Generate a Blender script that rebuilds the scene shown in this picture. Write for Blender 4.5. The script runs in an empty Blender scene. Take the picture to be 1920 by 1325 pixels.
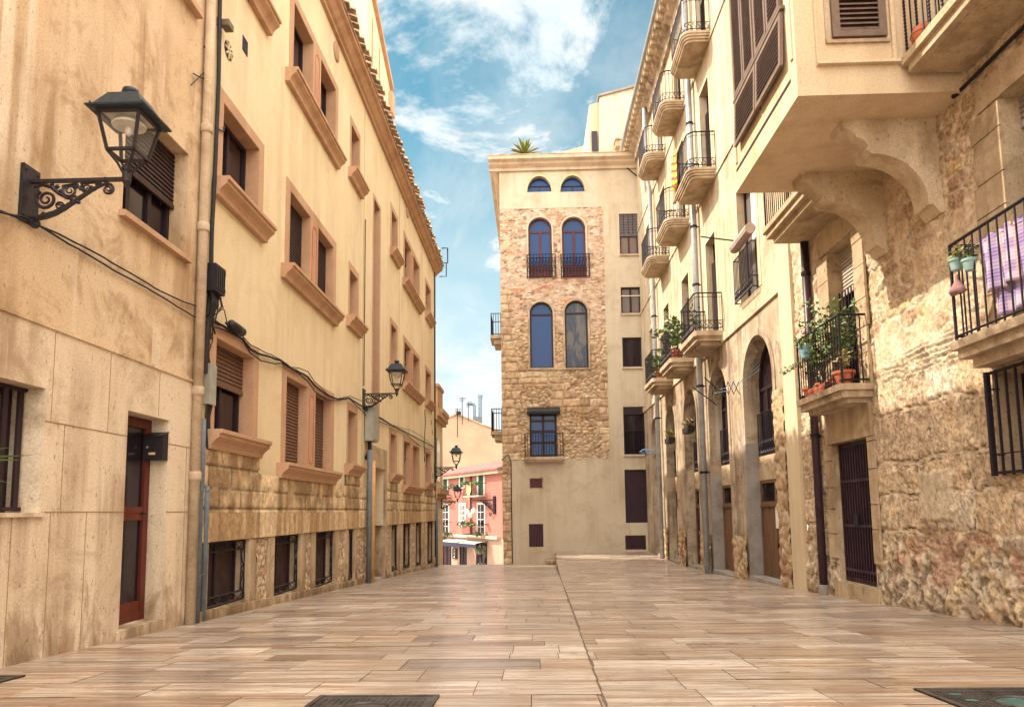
import bpy, bmesh, math, random
import numpy as np
from mathutils import Vector, Matrix
R = math.radians
PI = math.pi
random.seed(7)
scene = bpy.context.scene
COL = scene.collection

# ------------------------------------------------------------------ object helpers
def tag(o, label=None, cat=None, group=None, kind=None):
    if label: o['label'] = label
    if cat: o['category'] = cat
    if group: o['group'] = group
    if kind: o['kind'] = kind
    return o

def empty(name, loc, label, cat, group=None, rz=0.0):
    o = bpy.data.objects.new(name, None)
    COL.objects.link(o)
    o.location = loc
    o.rotation_euler = (0, 0, rz)
    o.empty_display_size = 0.2
    return tag(o, label, cat, group)

class MB:
    """collects polygons, then links them as one mesh object"""
    def __init__(s):
        s.v = []; s.f = []; s.c = None
    def add(s, vs, fs):
        n = len(s.v)
        s.v += [tuple(p) for p in vs]
        s.f += [tuple(i + n for i in f) for f in fs]
    def quad(s, a, b, c, d): s.add([a, b, c, d], [(0, 1, 2, 3)])
    def box(s, x0, x1, y0, y1, z0, z1):
        s.add([(x0,y0,z0),(x1,y0,z0),(x1,y1,z0),(x0,y1,z0),(x0,y0,z1),(x1,y0,z1),(x1,y1,z1),(x0,y1,z1)],
              [(0,3,2,1),(4,5,6,7),(0,1,5,4),(1,2,6,5),(2,3,7,6),(3,0,4,7)])
    def pbox(s, P, u0, u1, v0, v1, w0, w1):
        c = [P(u, v, w) for w in (w0, w1) for v in (v0, v1) for u in (u0, u1)]
        s.add(c, [(0,1,3,2),(4,6,7,5),(0,4,5,1),(2,3,7,6),(0,2,6,4),(1,5,7,3)])
    def prism(s, poly, fn, a, b):
        """poly: 2-D outline; fn(p, q, t) -> xyz; extruded from t=a to t=b"""
        n = len(poly)
        s.add([fn(p, q, a) for p, q in poly] + [fn(p, q, b) for p, q in poly],
              [tuple(range(n))[::-1], tuple(range(n, 2*n))] + [(i, (i+1) % n, n+(i+1) % n, n+i) for i in range(n)])
    def bar(s, a, b, w, d=None):
        """square bar between two points"""
        a = Vector(a); b = Vector(b); t = (b-a)
        if t.length < 1e-6: return
        t.normalize()
        up = Vector((0,0,1)) if abs(t.z) < .9 else Vector((0,1,0))
        x = t.cross(up).normalized()*(w/2); y = t.cross(x).normalized()*((d or w)/2)
        s.add([a-x-y, a+x-y, a+x+y, a-x+y, b-x-y, b+x-y, b+x+y, b-x+y],
              [(0,3,2,1),(4,5,6,7),(0,1,5,4),(1,2,6,5),(2,3,7,6),(3,0,4,7)])
    def tube(s, pts, r, n=6, cap=True):
        pts = [Vector(p) for p in pts]
        m = len(pts)
        rs = r if isinstance(r, (list, tuple)) else [r]*m
        base = len(s.v); ref = None
        for i, p in enumerate(pts):
            t = (pts[min(i+1, m-1)] - pts[max(i-1, 0)])
            if t.length < 1e-9: t = Vector((0,0,1))
            t.normalize()
            if ref is None:
                ref = Vector((0,0,1)) if abs(t.z) < .9 else Vector((1,0,0))
            x = t.cross(ref)
            if x.length < 1e-4: x = t.cross(Vector((0,1,0.3)))
            x.normalize(); y = t.cross(x).normalized()
            ref = x.cross(t).normalized() if True else ref
            for k in range(n):
                a = 2*PI*k/n
                s.v.append(tuple(p + x*(rs[i]*math.cos(a)) + y*(rs[i]*math.sin(a))))
        for i in range(m-1):
            for k in range(n):
                a = base+i*n+k; b = base+i*n+(k+1) % n
                s.f.append((a, b, b+n, a+n))
        if cap:
            s.f.append(tuple(base+k for k in range(n))[::-1])
            s.f.append(tuple(base+(m-1)*n+k for k in range(n)))
    def lathe(s, prof, c, n=16, axis='z'):
        c = Vector(c); base = len(s.v)
        for r, h in prof:
            for k in range(n):
                a = 2*PI*k/n
                if axis == 'z': q = (r*math.cos(a), r*math.sin(a), h)
                elif axis == 'y': q = (r*math.cos(a), h, r*math.sin(a))
                else: q = (h, r*math.cos(a), r*math.sin(a))
                s.v.append(tuple(c+Vector(q)))
        for i in range(len(prof)-1):
            for k in range(n):
                a = base+i*n+k; b = base+i*n+(k+1) % n
                s.f.append((a, b, b+n, a+n))
        s.f.append(tuple(base+k for k in range(n))[::-1])
        s.f.append(tuple(base+(len(prof)-1)*n+k for k in range(n)))
    def build(s, name, mat, parent=None, smooth=False, origin=None):
        me = bpy.data.meshes.new(name)
        me.from_pydata(s.v, [], s.f)
        if smooth:
            for p in me.polygons: p.use_smooth = True
        o = bpy.data.objects.new(name, me)
        COL.objects.link(o)
        if mat is not None: me.materials.append(mat)
        if parent is not None:
            o.parent = parent
            bpy.context.view_layer.update() if False else None
            o.matrix_parent_inverse = Matrix.LocRotScale(parent.location, parent.rotation_euler, None).inverted() if parent.type == 'EMPTY' else Matrix.Identity(4)
        elif origin is not None:
            me.transform(Matrix.Translation(-Vector(origin))); o.location = origin
        if s.c is not None:
            at = me.color_attributes.new('Col', 'FLOAT_COLOR', 'POINT')
            at.data.foreach_set('color', np.asarray(s.c, dtype=np.float32).ravel())
        me.update()
        return o

def local(mb, name, mat, parent, smooth=False):
    """child whose vertices are given in the parent's own frame"""
    o = mb.build(name, mat, None, smooth)
    o.parent = parent
    return o

def copy_tree(o, parent=None):
    c = o.copy(); COL.objects.link(c)
    if parent is not None: c.parent = parent
    for ch in list(o.children): copy_tree(ch, c)
    return c

def spiral(c, r0, r1, a0, a1, n=22, plane='xz'):
    pts = []
    for i in range(n+1):
        t = i/n; r = r0+(r1-r0)*t; a = a0+(a1-a0)*t
        x, z = r*math.cos(a), r*math.sin(a)
        pts.append((c[0]+x, c[1], c[2]+z) if plane == 'xz' else (c[0], c[1]+x, c[2]+z))
    return pts

# ------------------------------------------------------------------ the walls as planes: u along, v up, w into the wall
XL, XR, YT = -4.0, 4.85, 31.0
PL = lambda u, v, w=0.0: (XL-w, u, v)
PR = lambda u, v, w=0.0: (XR+w, u, v)
PT = lambda u, v, w=0.0: (u, YT+w, v)

def arch_pts(h, n=18):
    u0, u1, v1 = h['u0'], h['u1'], h['v1']
    c = (u0+u1)/2; rx = (u1-u0)/2; rise = h.get('rise', rx)
    return [(c-rx*math.cos(PI*i/n), v1-rise+rise*math.sin(PI*i/n)) for i in range(n+1)]

def wall(mb, P, u0, u1, v0, v1, holes, reveal=True):
    us = sorted({u0, u1} | {x for h in holes for x in (h['u0'], h['u1']) if u0 < x < u1})
    vs = sorted({v0, v1} | {x for h in holes for x in (h['v0'], h['v1']) if v0 < x < v1})
    def inside(u, v):
        return any(h['u0'] < u < h['u1'] and h['v0'] < v < h['v1'] for h in holes)
    for i in range(len(us)-1):
        j = 0
        while j < len(vs)-1:
            uc = (us[i]+us[i+1])/2
            if inside(uc, (vs[j]+vs[j+1])/2): j += 1; continue
            k = j
            while k+1 < len(vs)-1 and not inside(uc, (vs[k+1]+vs[k+2])/2): k += 1
            mb.quad(P(us[i], vs[j]), P(us[i+1], vs[j]), P(us[i+1], vs[k+1]), P(us[i], vs[k+1]))
            j = k+1
    for h in holes:
        d = h.get('d', .25); a, b, c, e = h['u0'], h['u1'], h['v0'], h['v1']
        if h.get('arch'):
            ap = arch_pts(h); m = len(ap)//2
            for i in range(len(ap)-1):
                (x0, z0), (x1, z1) = ap[i], ap[i+1]
                mb.quad(P(x0, z0), P(x1, z1), P(x1, e), P(x0, e))
                if reveal: mb.quad(P(x0, z0), P(x1, z1), P(x1, z1, d), P(x0, z0, d))
            sp = ap[0][1]
        else:
            sp = e
            if reveal: mb.quad(P(a, e), P(b, e), P(b, e, d), P(a, e, d))
        if reveal:
            mb.quad(P(a, c), P(a, sp), P(a, sp, d), P(a, c, d))
            mb.quad(P(b, c), P(b, sp), P(b, sp, d), P(b, c, d))
            mb.quad(P(a, c), P(b, c), P(b, c, d), P(a, c, d))

# ------------------------------------------------------------------ numeric noise for stonework meshes
def _h(i, j, s):
    n = (i.astype(np.int64)*374761393 + j.astype(np.int64)*668265263 + s*1442695041) & 0xffffffff
    n = ((n ^ (n >> 13))*1274126177) & 0xffffffff
    n = (n ^ (n >> 16)) & 0xffffff
    return n/float(0xffffff)
def vnoise(x, y, s=0):
    i = np.floor(x); j = np.floor(y); f = x-i; g = y-j
    f = f*f*(3-2*f); g = g*g*(3-2*g)
    i = i.astype(np.int64); j = j.astype(np.int64)
    a = _h(i, j, s); b = _h(i+1, j, s); c = _h(i, j+1, s); d = _h(i+1, j+1, s)
    return (a*(1-f)+b*f)*(1-g)+(c*(1-f)+d*f)*g
def fbm(x, y, s=0, o=4):
    r = 0; a = .5; t = 0
    for k in range(o):
        r = r+a*vnoise(x*2**k, y*2**k, s+k*17); t += a; a *= .5
    return r/t
def rubble(U, V, su, sv, s, jit=.8):
    x = U/su; y = V/sv
    i0 = np.floor(x).astype(np.int64); j0 = np.floor(y).astype(np.int64)
    f1 = np.full(U.shape, 9.); f2 = np.full(U.shape, 9.); idv = np.zeros(U.shape)
    for di in (-1, 0, 1):
        for dj in (-1, 0, 1):
            i = i0+di; j = j0+dj
            px = i+.5+(_h(i, j, s)-.5)*jit; py = j+.5+(_h(i, j, s+5)-.5)*jit
            d = np.sqrt((x-px)**2+(y-py)**2)
            n = d < f1
            f2 = np.where(n, f1, np.minimum(f2, d)); idv = np.where(n, _h(i, j, s+9), idv); f1 = np.where(n, d, f1)
    return idv, (f2-f1)*.5*min(su, sv)
def courses(U, V, hs, ws, s):
    """ashlar: courses of random height, blocks of random width; returns id 0..1 and distance to the joint"""
    rng = np.random.RandomState(s)
    lo = V.min()-1; hi = V.max()+1
    b = [lo]
    while b[-1] < hi: b.append(b[-1]+rng.uniform(*hs))
    b = np.array(b); r = np.clip(np.searchsorted(b, V)-1, 0, len(b)-2)
    dv = np.minimum(V-b[r], b[r+1]-V)
    idv = np.zeros(U.shape); du = np.zeros(U.shape)
    for k in range(len(b)-1):
        m = r == k
        if not m.any(): continue
        e = [U.min()-1-rng.uniform(0, 1)]
        while e[-1] < U.max()+1: e.append(e[-1]+rng.uniform(*ws))
        e = np.array(e); q = np.clip(np.searchsorted(e, U[m])-1, 0, len(e)-2)
        du[m] = np.minimum(U[m]-e[q], e[q+1]-U[m]); idv[m] = _h(q, np.full(q.shape, k), s)
    return idv, np.minimum(du, dv)
def sstep(a, b, x):
    t = np.clip((x-a)/(b-a), 0, 1); return t*t*(3-2*t)
def palette(idv, cols):
    cols = np.array(cols); k = np.minimum((idv*len(cols)).astype(int), len(cols)-1)
    return cols[k]
def masonry(name, parent, P, u0, u1, v0, v1, step, holes, fn, mat):
    us = np.arange(u0, u1+step*.5, step); vs = np.arange(v0, v1+step*.5, step)
    def snap(a, vals):
        a = a.copy()
        for x in vals:
            if a[0] < x < a[-1]: a[np.argmin(abs(a-x))] = x
        return np.unique(a)
    us = snap(us, [x for h in holes for x in (h['u0'], h['u1'])]); vs = snap(vs, [x for h in holes for x in (h['v0'], h['v1'])])
    U, V = np.meshgrid(us, vs)
    D, C = fn(U, V)
    lum = (C*np.array((.25, .6, .15))).sum(-1, keepdims=True); C = lum+(C-lum)*.86
    nu, nv = len(us), len(vs)
    mb = MB()
    mb.v = [P(a, b, -c) for a, b, c in zip(U.ravel().tolist(), V.ravel().tolist(), D.ravel().tolist())]
    UC = (us[:-1]+us[1:])/2; VC = (vs[:-1]+vs[1:])/2
    keep = np.ones((nv-1, nu-1), bool)
    for h in holes:
        m = (UC[None, :] > h['u0']) & (UC[None, :] < h['u1']) & (VC[:, None] > h['v0']) & (VC[:, None] < h['v1'])
        if h.get('arch'):
            c = (h['u0']+h['u1'])/2; rx = (h['u1']-h['u0'])/2; sp = h['v1']-rx
            m &= ~((VC[:, None] > sp) & (((UC[None, :]-c)/rx)**2+((VC[:, None]-sp)/rx)**2 > 1))
        keep &= ~m
    J, I = np.nonzero(keep)
    a = J*nu+I
    mb.f = list(zip(a.tolist(), (a+1).tolist(), (a+nu+1).tolist(), (a+nu).tolist()))
    mb.c = np.concatenate([C.reshape(-1, 3), np.ones((nu*nv, 1))], axis=1)
    return mb.build(name, mat, parent, smooth=True)

# ------------------------------------------------------------------ materials
class NT:
    def __init__(s, name):
        s.m = bpy.data.materials.new(name); s.m.use_nodes = True
        s.t = s.m.node_tree; s.t.nodes.clear()
        s.out = s.n('ShaderNodeOutputMaterial'); s.b = s.n('ShaderNodeBsdfPrincipled')
        s.l(s.b.outputs[0], s.out.inputs[0])
    def n(s, k): return s.t.nodes.new(k)
    def l(s, a, b): s.t.links.new(a, b)
    def pos(s, scale=(1,1,1), obj=False, loc=(0,0,0)):
        g = s.n('ShaderNodeTexCoord').outputs['Object'] if obj else s.n('ShaderNodeNewGeometry').outputs['Position']
        mp = s.n('ShaderNodeMapping'); mp.inputs['Scale'].default_value = scale; mp.inputs['Location'].default_value = loc
        s.l(g, mp.inputs[0]); return mp.outputs[0]
    def noise(s, vec, scale, detail=4, rough=.55, dist=0):
        t = s.n('ShaderNodeTexNoise'); t.inputs['Scale'].default_value = scale; t.inputs['Detail'].default_value = detail
        t.inputs['Roughness'].default_value = rough; t.inputs['Distortion'].default_value = dist
        s.l(vec, t.inputs['Vector']); return t.outputs['Fac']
    def ramp(s, fac, a, b, lo=0., hi=1.):
        r = s.n('ShaderNodeMapRange'); r.inputs[1].default_value = a; r.inputs[2].default_value = b
        r.inputs[3].default_value = lo; r.inputs[4].default_value = hi
        s.l(fac, r.inputs[0]); return r.outputs[0]
    def mix(s, fac, a, b, mode='MIX'):
        m = s.n('ShaderNodeMix'); m.data_type = 'RGBA'; m.blend_type = mode
        for i, x in ((0, fac), (6, a), (7, b)):
            if isinstance(x, (int, float)): m.inputs[i].default_value = x
            elif isinstance(x, (tuple, list)): m.inputs[i].default_value = (*x[:3], 1)
            else: s.l(x, m.inputs[i])
        return m.outputs[2]
    def math(s, op, a, b=0.):
        m = s.n('ShaderNodeMath'); m.operation = op
        for i, x in ((0, a), (1, b)):
            if isinstance(x, (int, float)): m.inputs[i].default_value = x
            else: s.l(x, m.inputs[i])
        return m.outputs[0]
    def attr(s, name='Col'):
        a = s.n('ShaderNodeAttribute'); a.attribute_name = name; return a
    def color(s, c):
        if isinstance(c, (tuple, list)): s.b.inputs['Base Color'].default_value = (*c[:3], 1)
        else: s.l(c, s.b.inputs['Base Color'])
    def rough(s, r):
        if isinstance(r, (int, float)): s.b.inputs['Roughness'].default_value = r
        else: s.l(r, s.b.inputs['Roughness'])
    def bump(s, h, strength=.4, dist=.01):
        b = s.n('ShaderNodeBump'); b.inputs['Strength'].default_value = strength; b.inputs['Distance'].default_value = dist
        s.l(h, b.inputs['Height']); s.l(b.outputs[0], s.b.inputs['Normal'])

def plain(name, c, rough=.6, var=.25, scale=12, metal=0., bump=0., obj=False, spec=None):
    t = NT(name); p = t.pos(obj=obj)
    n = t.noise(p, scale, 5)
    d = tuple(x*(1-var) for x in c); e = tuple(min(1, x*(1+var*.6)) for x in c)
    t.color(t.mix(t.ramp(n, .3, .7), d, e)); t.rough(t.ramp(t.noise(p, scale*.7, 3), .3, .7, max(.05, rough-.12), min(1, rough+.12)))
    t.b.inputs['Metallic'].default_value = metal
    t.b.inputs['Specular IOR Level'].default_value = .28 if spec is None else spec
    if bump: t.bump(t.noise(p, scale*3, 4), bump, .01)
    return t.m

def ds(c, k=.80):
    l = .25*c[0]+.6*c[1]+.15*c[2]
    return tuple(l+(x-l)*k for x in c[:3])
def stucco(name, c1, c2, stain, amount=.5, streak=.5, blotch=.7, grain=.35, pale=None, speck=0., foot=None):
    """painted render: two tones in clouds, brown vertical rain stains and pale runs, sandy grain"""
    c1, c2, stain = ds(c1), ds(c2), ds(stain, .85); pale = ds(pale) if pale else None
    t = NT(name); p = t.pos()
    big = t.noise(p, blotch, 6, .6, .3)
    col = t.mix(t.ramp(big, .35, .65), c1, c2)
    st = t.noise(t.pos((3.2, 3.2, .22)), 1.0, 5, .6, .2)
    msk = t.math('MULTIPLY', t.ramp(st, .44, .62), t.ramp(t.noise(p, .55, 3), .36, .58))
    col = t.mix(t.math('MULTIPLY', msk, streak), col, stain)
    bl = t.math('MULTIPLY', t.ramp(t.noise(p, 1.6, 8, .72, .6), .50, .66), amount)
    col = t.mix(bl, col, stain)
    if pale:
        pl = t.ramp(t.noise(t.pos((4.5, 4.5, .12), loc=(3, 1, 2)), 1.0, 2, .4), .60, .66)
        col = t.mix(t.math('MULTIPLY', pl, t.ramp(t.noise(p, .4, 2), .45, .6)), col, pale)
    if foot:                                                    # tide marks and splashes: ragged brown patches of damp, widest low down
        s = t.n('ShaderNodeSeparateXYZ'); t.l(p, s.inputs[0])
        hgt_ = t.math('ADD', s.outputs[2], t.math('MULTIPLY', s.outputs[1], .044))
        v = t.math('SUBTRACT', t.noise(t.pos((2.3, 2.3, .9), loc=(2, 5, 1)), 1., 8, .66, .7), t.math('MULTIPLY', t.math('MAXIMUM', hgt_, 0.), foot))
        col = t.mix(t.ramp(v, .40, .47, 0, .62), col, tuple(x*.9 for x in stain)); col = t.mix(t.ramp(v, .49, .56, 0, .6), col, tuple(x*.5 for x in stain))
    fine = t.noise(p, 55, 6, .7)
    col = t.mix(t.ramp(fine, .38, .72, 0, .48), col, tuple(x*.62 for x in stain))
    if speck:
        sp = t.ramp(t.noise(t.pos((1, 1, .5)), 26, 4, .6), .62, .70, 0, speck)
        col = t.mix(sp, col, tuple(x*.5 for x in stain))
    t.color(col); t.rough(.9); t.b.inputs['Specular IOR Level'].default_value = .2
    t.bump(t.math('ADD', t.noise(p, 60, 6, .7), t.math('MULTIPLY', t.noise(p, 6, 4), 1.5)), grain, .012)
    return t.m

def stone_attr(name, pit=.5, scale=1., gain=1., bump=.6):
    """stonework whose block tone comes from the mesh; grain, pits and dust from noise"""
    t = NT(name); p = t.pos(); a = t.attr().outputs['Color']
    n1 = t.noise(p, 9*scale, 8, .65, .4); n2 = t.noise(p, 34*scale, 7, .72, .3)
    col = t.mix(t.ramp(n1, .35, .7), t.mix(1., a, (.74, .68, .62), 'MULTIPLY'), t.mix(1., a, (1.2, 1.17, 1.1), 'MULTIPLY'))
    pits = t.ramp(n2, .56, .68)
    col = t.mix(t.math('MULTIPLY', pits, pit), col, t.mix(1., a, (.30, .20, .16), 'MULTIPLY'))
    rust = t.math('MULTIPLY', t.ramp(t.noise(p, 2.2*scale, 5, .6, .5), .55, .7), .45)
    col = t.mix(rust, col, t.mix(1., a, (1.0, .78, .5), 'MULTIPLY'))
    t.color(col); t.rough(.92); t.b.inputs['Specular IOR Level'].default_value = .15
    hgt = t.math('SUBTRACT', t.math('MULTIPLY', n1, 1.2), t.math('MULTIPLY', pits, .8))
    t.bump(hgt, bump, .02)
    return t.m

def glass(name, c, rough=.05, spec=.8):
    t = NT(name)
    t.color(c); t.rough(rough); t.b.inputs['Specular IOR Level'].default_value = spec
    t.bump(t.noise(t.pos(), 1.7, 2), .08, .02)
    return t.m

def painted_reflection():
    t = NT('painted_reflection_glass'); p = t.pos((1., 1., .22)); n = t.noise(p, 1.9, 3, .5, 1.6)  # reflection of unseen buildings painted into the glass colour as streaky noise
    t.color(t.mix(t.ramp(n, .46, .60), (.014, .022, .05), (.10, .085, .075))); t.rough(.12); t.b.inputs['Specular IOR Level'].default_value = .3
    return t.m

def wood(name, c, rough=.5, along=(1,1,.08)):
    t = NT(name); p = t.pos(tuple(14*x for x in along))
    n = t.noise(p, 1., 6, .6, .6)
    t.color(t.mix(t.ramp(n, .3, .7), tuple(x*.6 for x in c), tuple(min(1, x*1.25) for x in c))); t.rough(rough); t.b.inputs['Specular IOR Level'].default_value = .25
    t.bump(n, .25, .004)
    return t.m

def leafmat(name, a, b):
    t = NT(name)
    g = t.n('ShaderNodeNewGeometry').outputs['Random Per Island']
    t.color(t.mix(g, a, b)); t.rough(.55)
    t.b.inputs['Subsurface Weight'].default_value = 0
    return t.m

M = {}
M['iron'] = plain('wrought_iron', (.018, .013, .020), .5, .4, 30, .3)
M['lamp_iron'] = plain('lamp_paint', (.030, .024, .028), .42, .4, 40, .2)
M['lamp_hood'] = plain('lamp_hood_paint', (.030, .040, .052), .45, .3, 25, .2)
M['cable'] = plain('black_rubber', (.022, .018, .02), .6, .3, 30)
M['box_black'] = plain('black_plastic', (.020, .016, .020), .45, .25, 30)
M['conduit'] = plain('grey_conduit', (.13, .15, .17), .5, .25, 9)
M['grey_box'] = plain('grey_enamel', (.30, .29, .25), .5, .2, 9)
M['apt_wall'] = stucco('yellow_render', (.82, .66, .385), (.77, .595, .32), (.46, .30, .15), .22, .28, .5, .28, None, .25)
M['house_wall'] = stucco('aged_ochre_render', (.76, .56, .335), (.69, .47, .25), (.38, .22, .10), .85, 1., .7, .5, (.86, .70, .50), .7)
M['house_stone'] = stucco('polished_cladding', (.80, .65, .45), (.73, .56, .36), (.35, .215, .11), .6, .9, .9, .3, None, .65, .36)
M['trim'] = stucco('apricot_trim', (.60, .345, .185), (.55, .30, .15), (.34, .17, .08), .3, .5, .8, .25, None, .2)
M['trim_red'] = plain('red_paint_line', (.40, .09, .06), .7)
M['base_stone'] = stucco('base_stone', (.64, .47, .28), (.52, .35, .18), (.24, .145, .07), .8, 1., 1.4, .6, None, .6, .55)
M['rough_stone'] = stone_attr('split_faced_stone', .65, 1.4)
M['tower_plaster'] = stucco('pale_plaster', (.64, .54, .385), (.58, .475, .32), (.38, .27, .155), .4, .45, .35, .3, None, .25)
M['tower_stone'] = stone_attr('tower_masonry', .6, .55, 1., .8)
M['arc_wall'] = stucco('cream_plaster', (.66, .53, .345), (.58, .445, .27), (.38, .25, .13), .75, .8, .6, .35, (.70, .60, .44), .15)
M['arc_base'] = stucco('worn_plaster', (.60, .455, .29), (.45, .32, .19), (.20, .13, .08), 1., .95, 1.4, .6, (.66, .56, .42), .6, .28)
M['pilaster'] = stucco('cream_pilaster', (.70, .55, .33), (.66, .50, .29), (.42, .29, .15), .15, .35, .6, .2)
M['balc_stone'] = stucco('balcony_stone', (.62, .47, .30), (.53, .38, .22), (.24, .15, .08), .8, .6, 2., .5, None, .5)
M['stone'] = stone_attr('old_stone', .85, 1., 1., .7)
M['dark_panel'] = plain('dark_brown_panel', (.050, .028, .024), .6, .4, 5)
M['quoin'] = stucco('dressed_sandstone', (.62, .46, .27), (.52, .36, .19), (.26, .16, .08), .95, .6, 2.6, .8, None, .7)
M['oriel'] = stucco('peach_render', (.76, .575, .35), (.71, .52, .30), (.44, .28, .14), .35, .3, .9, .5, None, .2)
M['corbel'] = stucco('sandy_corbel', (.74, .58, .36), (.66, .49, .28), (.28, .17, .08), .6, .4, 2.2, .8, None, .7)
M['concrete'] = stucco('grey_concrete', (.36, .32, .28), (.30, .26, .22), (.18, .14, .11), .5, .4, 1.6, .5, None, .3)
M['shutter'] = wood('dark_shutter', (.045, .024, .022), .55)
M['frame_dark'] = wood('dark_frame', (.026, .013, .018), .5)
M['frame_red'] = wood('red_brown_frame', (.095, .022, .028), .45)
M['door_red'] = wood('varnished_door', (.115, .022, .014), .35)
M['door_purple'] = plain('aubergine_paint', (.028, .010, .018), .45, .3, 8)
M['door_brown'] = wood('brown_plank', (.155, .085, .046), .6)
M['glass'] = glass('dark_glass', (.016, .009, .015), .1, .35)
M['glass_grey'] = glass('curtained_glass', (.16, .13, .12), .15)
M['glass_blue'] = glass('sky_glass', (.012, .05, .17), .12, .22)
M['glass_painted_reflection'] = painted_reflection()
M['lamp_glass'] = glass('lamp_glass', (.55, .52, .46), .3, .5)
M['roller'] = plain('brown_roller_slats', (.14, .072, .048), .55, .25, 20)
M['roof_tile'] = plain('clay_tile', (.48, .335, .215), .85, .55, 5, bump=.4)
M['pale_trim'] = stucco('pale_cornice', (.66, .50, .34), (.60, .44, .28), (.36, .23, .13), .5, .5, .8, .25, None, .2)
M['pipe_cream'] = stucco('cream_painted_pipe', (.60, .45, .28), (.52, .36, .21), (.30, .19, .1), .7, .5, 3., .3)
M['pipe_orange'] = plain('orange_pipe', (.56, .30, .12), .5, .2, 6)
M['pipe_brown'] = plain('brown_pipe', (.045, .022, .030), .4, .3, 5)
M['pipe_grey'] = plain('zinc_pipe', (.36, .37, .38), .4, .2, 6, .3)
M['terracotta'] = plain('terracotta', (.34, .095, .05), .75, .25, 12, bump=.2)
M['leaf'] = leafmat('leaf_green', (.055, .12, .022), (.15, .21, .05))
M['leaf_dark'] = leafmat('leaf_dark', (.025, .06, .015), (.07, .11, .03))
M['leaf_yellow'] = leafmat('leaf_dry', (.30, .20, .07), (.16, .19, .05))
M['stem'] = plain('plant_stem', (.10, .075, .03), .8)
M['pink_flower'] = plain('pink_petal', (.55, .08, .28), .6)
M['white'] = plain('white_paint', (.74, .70, .64), .6, .12)
# ------------------------------------------------------------------ camera: solved from the street and plumb-line vanishing points
def unit(a):
    return Vector(a).normalized()
FPX, CX, CY, CH = 1350., 960., 814., .9
yc = unit(((1000-CX)/FPX, -(958-CY)/FPX, -1))
zc = Vector(((800-CX)/FPX, (CY+11800)/FPX, -1)); zc = (zc-yc*zc.dot(yc)/yc.dot(yc)).normalized()
xc = yc.cross(zc)
rot = Matrix((xc, yc, zc))                     # rows: world axes seen in camera axes -> camera-to-world rotation
cam_d = bpy.data.cameras.new('camera'); cam = bpy.data.objects.new('camera', cam_d); COL.objects.link(cam)
cam.matrix_world = Matrix.Translation((0, 0, CH)) @ rot.to_4x4()
cam_d.sensor_fit = 'HORIZONTAL'; cam_d.sensor_width = 36.; cam_d.lens = 36.*FPX/1920.
cam_d.shift_x = 0.; cam_d.shift_y = (CY-662.5)/1920.
cam_d.clip_start = .05; cam_d.clip_end = 3000.
scene.camera = cam

def ray(px, py):
    return rot @ Vector(((px-CX)/FPX, -(py-CY)/FPX, -1))
def onY(px, py, Y):
    r = ray(px, py); t = Y/r.y; return (r.x*t, r.z*t+CH)
def onX(px, py, X):
    r = ray(px, py); t = X/r.x; return (r.y*t, r.z*t+CH)

# ------------------------------------------------------------------ sky and sun
EXPOSURE = 1.17
SUN = Vector((-1.83, .58, 1.97)).normalized()   # towards the sun: beyond the left-hand roofs, a little ahead
w = bpy.data.worlds.new('World'); scene.world = w; w.use_nodes = True
nt = w.node_tree; nt.nodes.clear()
def wn(k): return nt.nodes.new(k)
out = wn('ShaderNodeOutputWorld'); bg = wn('ShaderNodeBackground'); nt.links.new(bg.outputs[0], out.inputs[0])
sky = wn('ShaderNodeTexSky'); sky.sky_type = 'NISHITA'; sky.sun_disc = False
sky.sun_elevation = math.asin(SUN.z); sky.sun_rotation = math.atan2(SUN.x, SUN.y)
sky.air_density = 1.; sky.dust_density = .6; sky.ozone_density = 1.2
tint = wn('ShaderNodeMix'); tint.data_type = 'RGBA'; tint.blend_type = 'MULTIPLY'; tint.inputs[0].default_value = 1.
nt.links.new(sky.outputs[0], tint.inputs[6]); tint.inputs[7].default_value = (.66, 1.10, .90, 1)
tc = wn('ShaderNodeTexCoord'); sep = wn('ShaderNodeSeparateXYZ'); nt.links.new(tc.outputs['Generated'], sep.inputs[0])
def wm(op, a, b=0.):
    m = wn('ShaderNodeMath'); m.operation = op
    for i, x in ((0, a), (1, b)):
        if isinstance(x, (int, float)): m.inputs[i].default_value = x
        else: nt.links.new(x, m.inputs[i])
    return m.outputs[0]
zz = wm('ADD', wm('MAXIMUM', sep.outputs[2], 0.), .28)
comb = wn('ShaderNodeCombineXYZ')
nt.links.new(wm('DIVIDE', sep.outputs[0], zz), comb.inputs[0]); nt.links.new(wm('DIVIDE', sep.outputs[1], zz), comb.inputs[1])
def wnoise(scale, detail, rough, dist, loc, sc=(1, 1, 1)):
    mp = wn('ShaderNodeMapping'); mp.inputs['Location'].default_value = loc; mp.inputs['Scale'].default_value = sc
    nt.links.new(comb.outputs[0], mp.inputs[0])
    n = wn('ShaderNodeTexNoise'); n.inputs['Scale'].default_value = scale; n.inputs['Detail'].default_value = detail
    n.inputs['Roughness'].default_value = rough; n.inputs['Distortion'].default_value = dist
    nt.links.new(mp.outputs[0], n.inputs['Vector']); return n.outputs['Fac']
def wr(f, a, b, lo=0., hi=1.):
    r = wn('ShaderNodeMapRange'); r.interpolation_type = 'SMOOTHSTEP'
    for i, x in ((1, a), (2, b), (3, lo), (4, hi)): r.inputs[i].default_value = x
    nt.links.new(f, r.inputs[0]); return r.outputs[0]
puffs = wr(wnoise(3.4, 12, .64, .30, (5.2, 1.4, 0)), .49, .62)
veil = wr(wnoise(1.5, 7, .6, .8, (4.1, 2.2, 0), (1, .55, 1)), .36, .75, 0., .75)
low = wr(sep.outputs[2], .12, .52, .97, .0)
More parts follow.
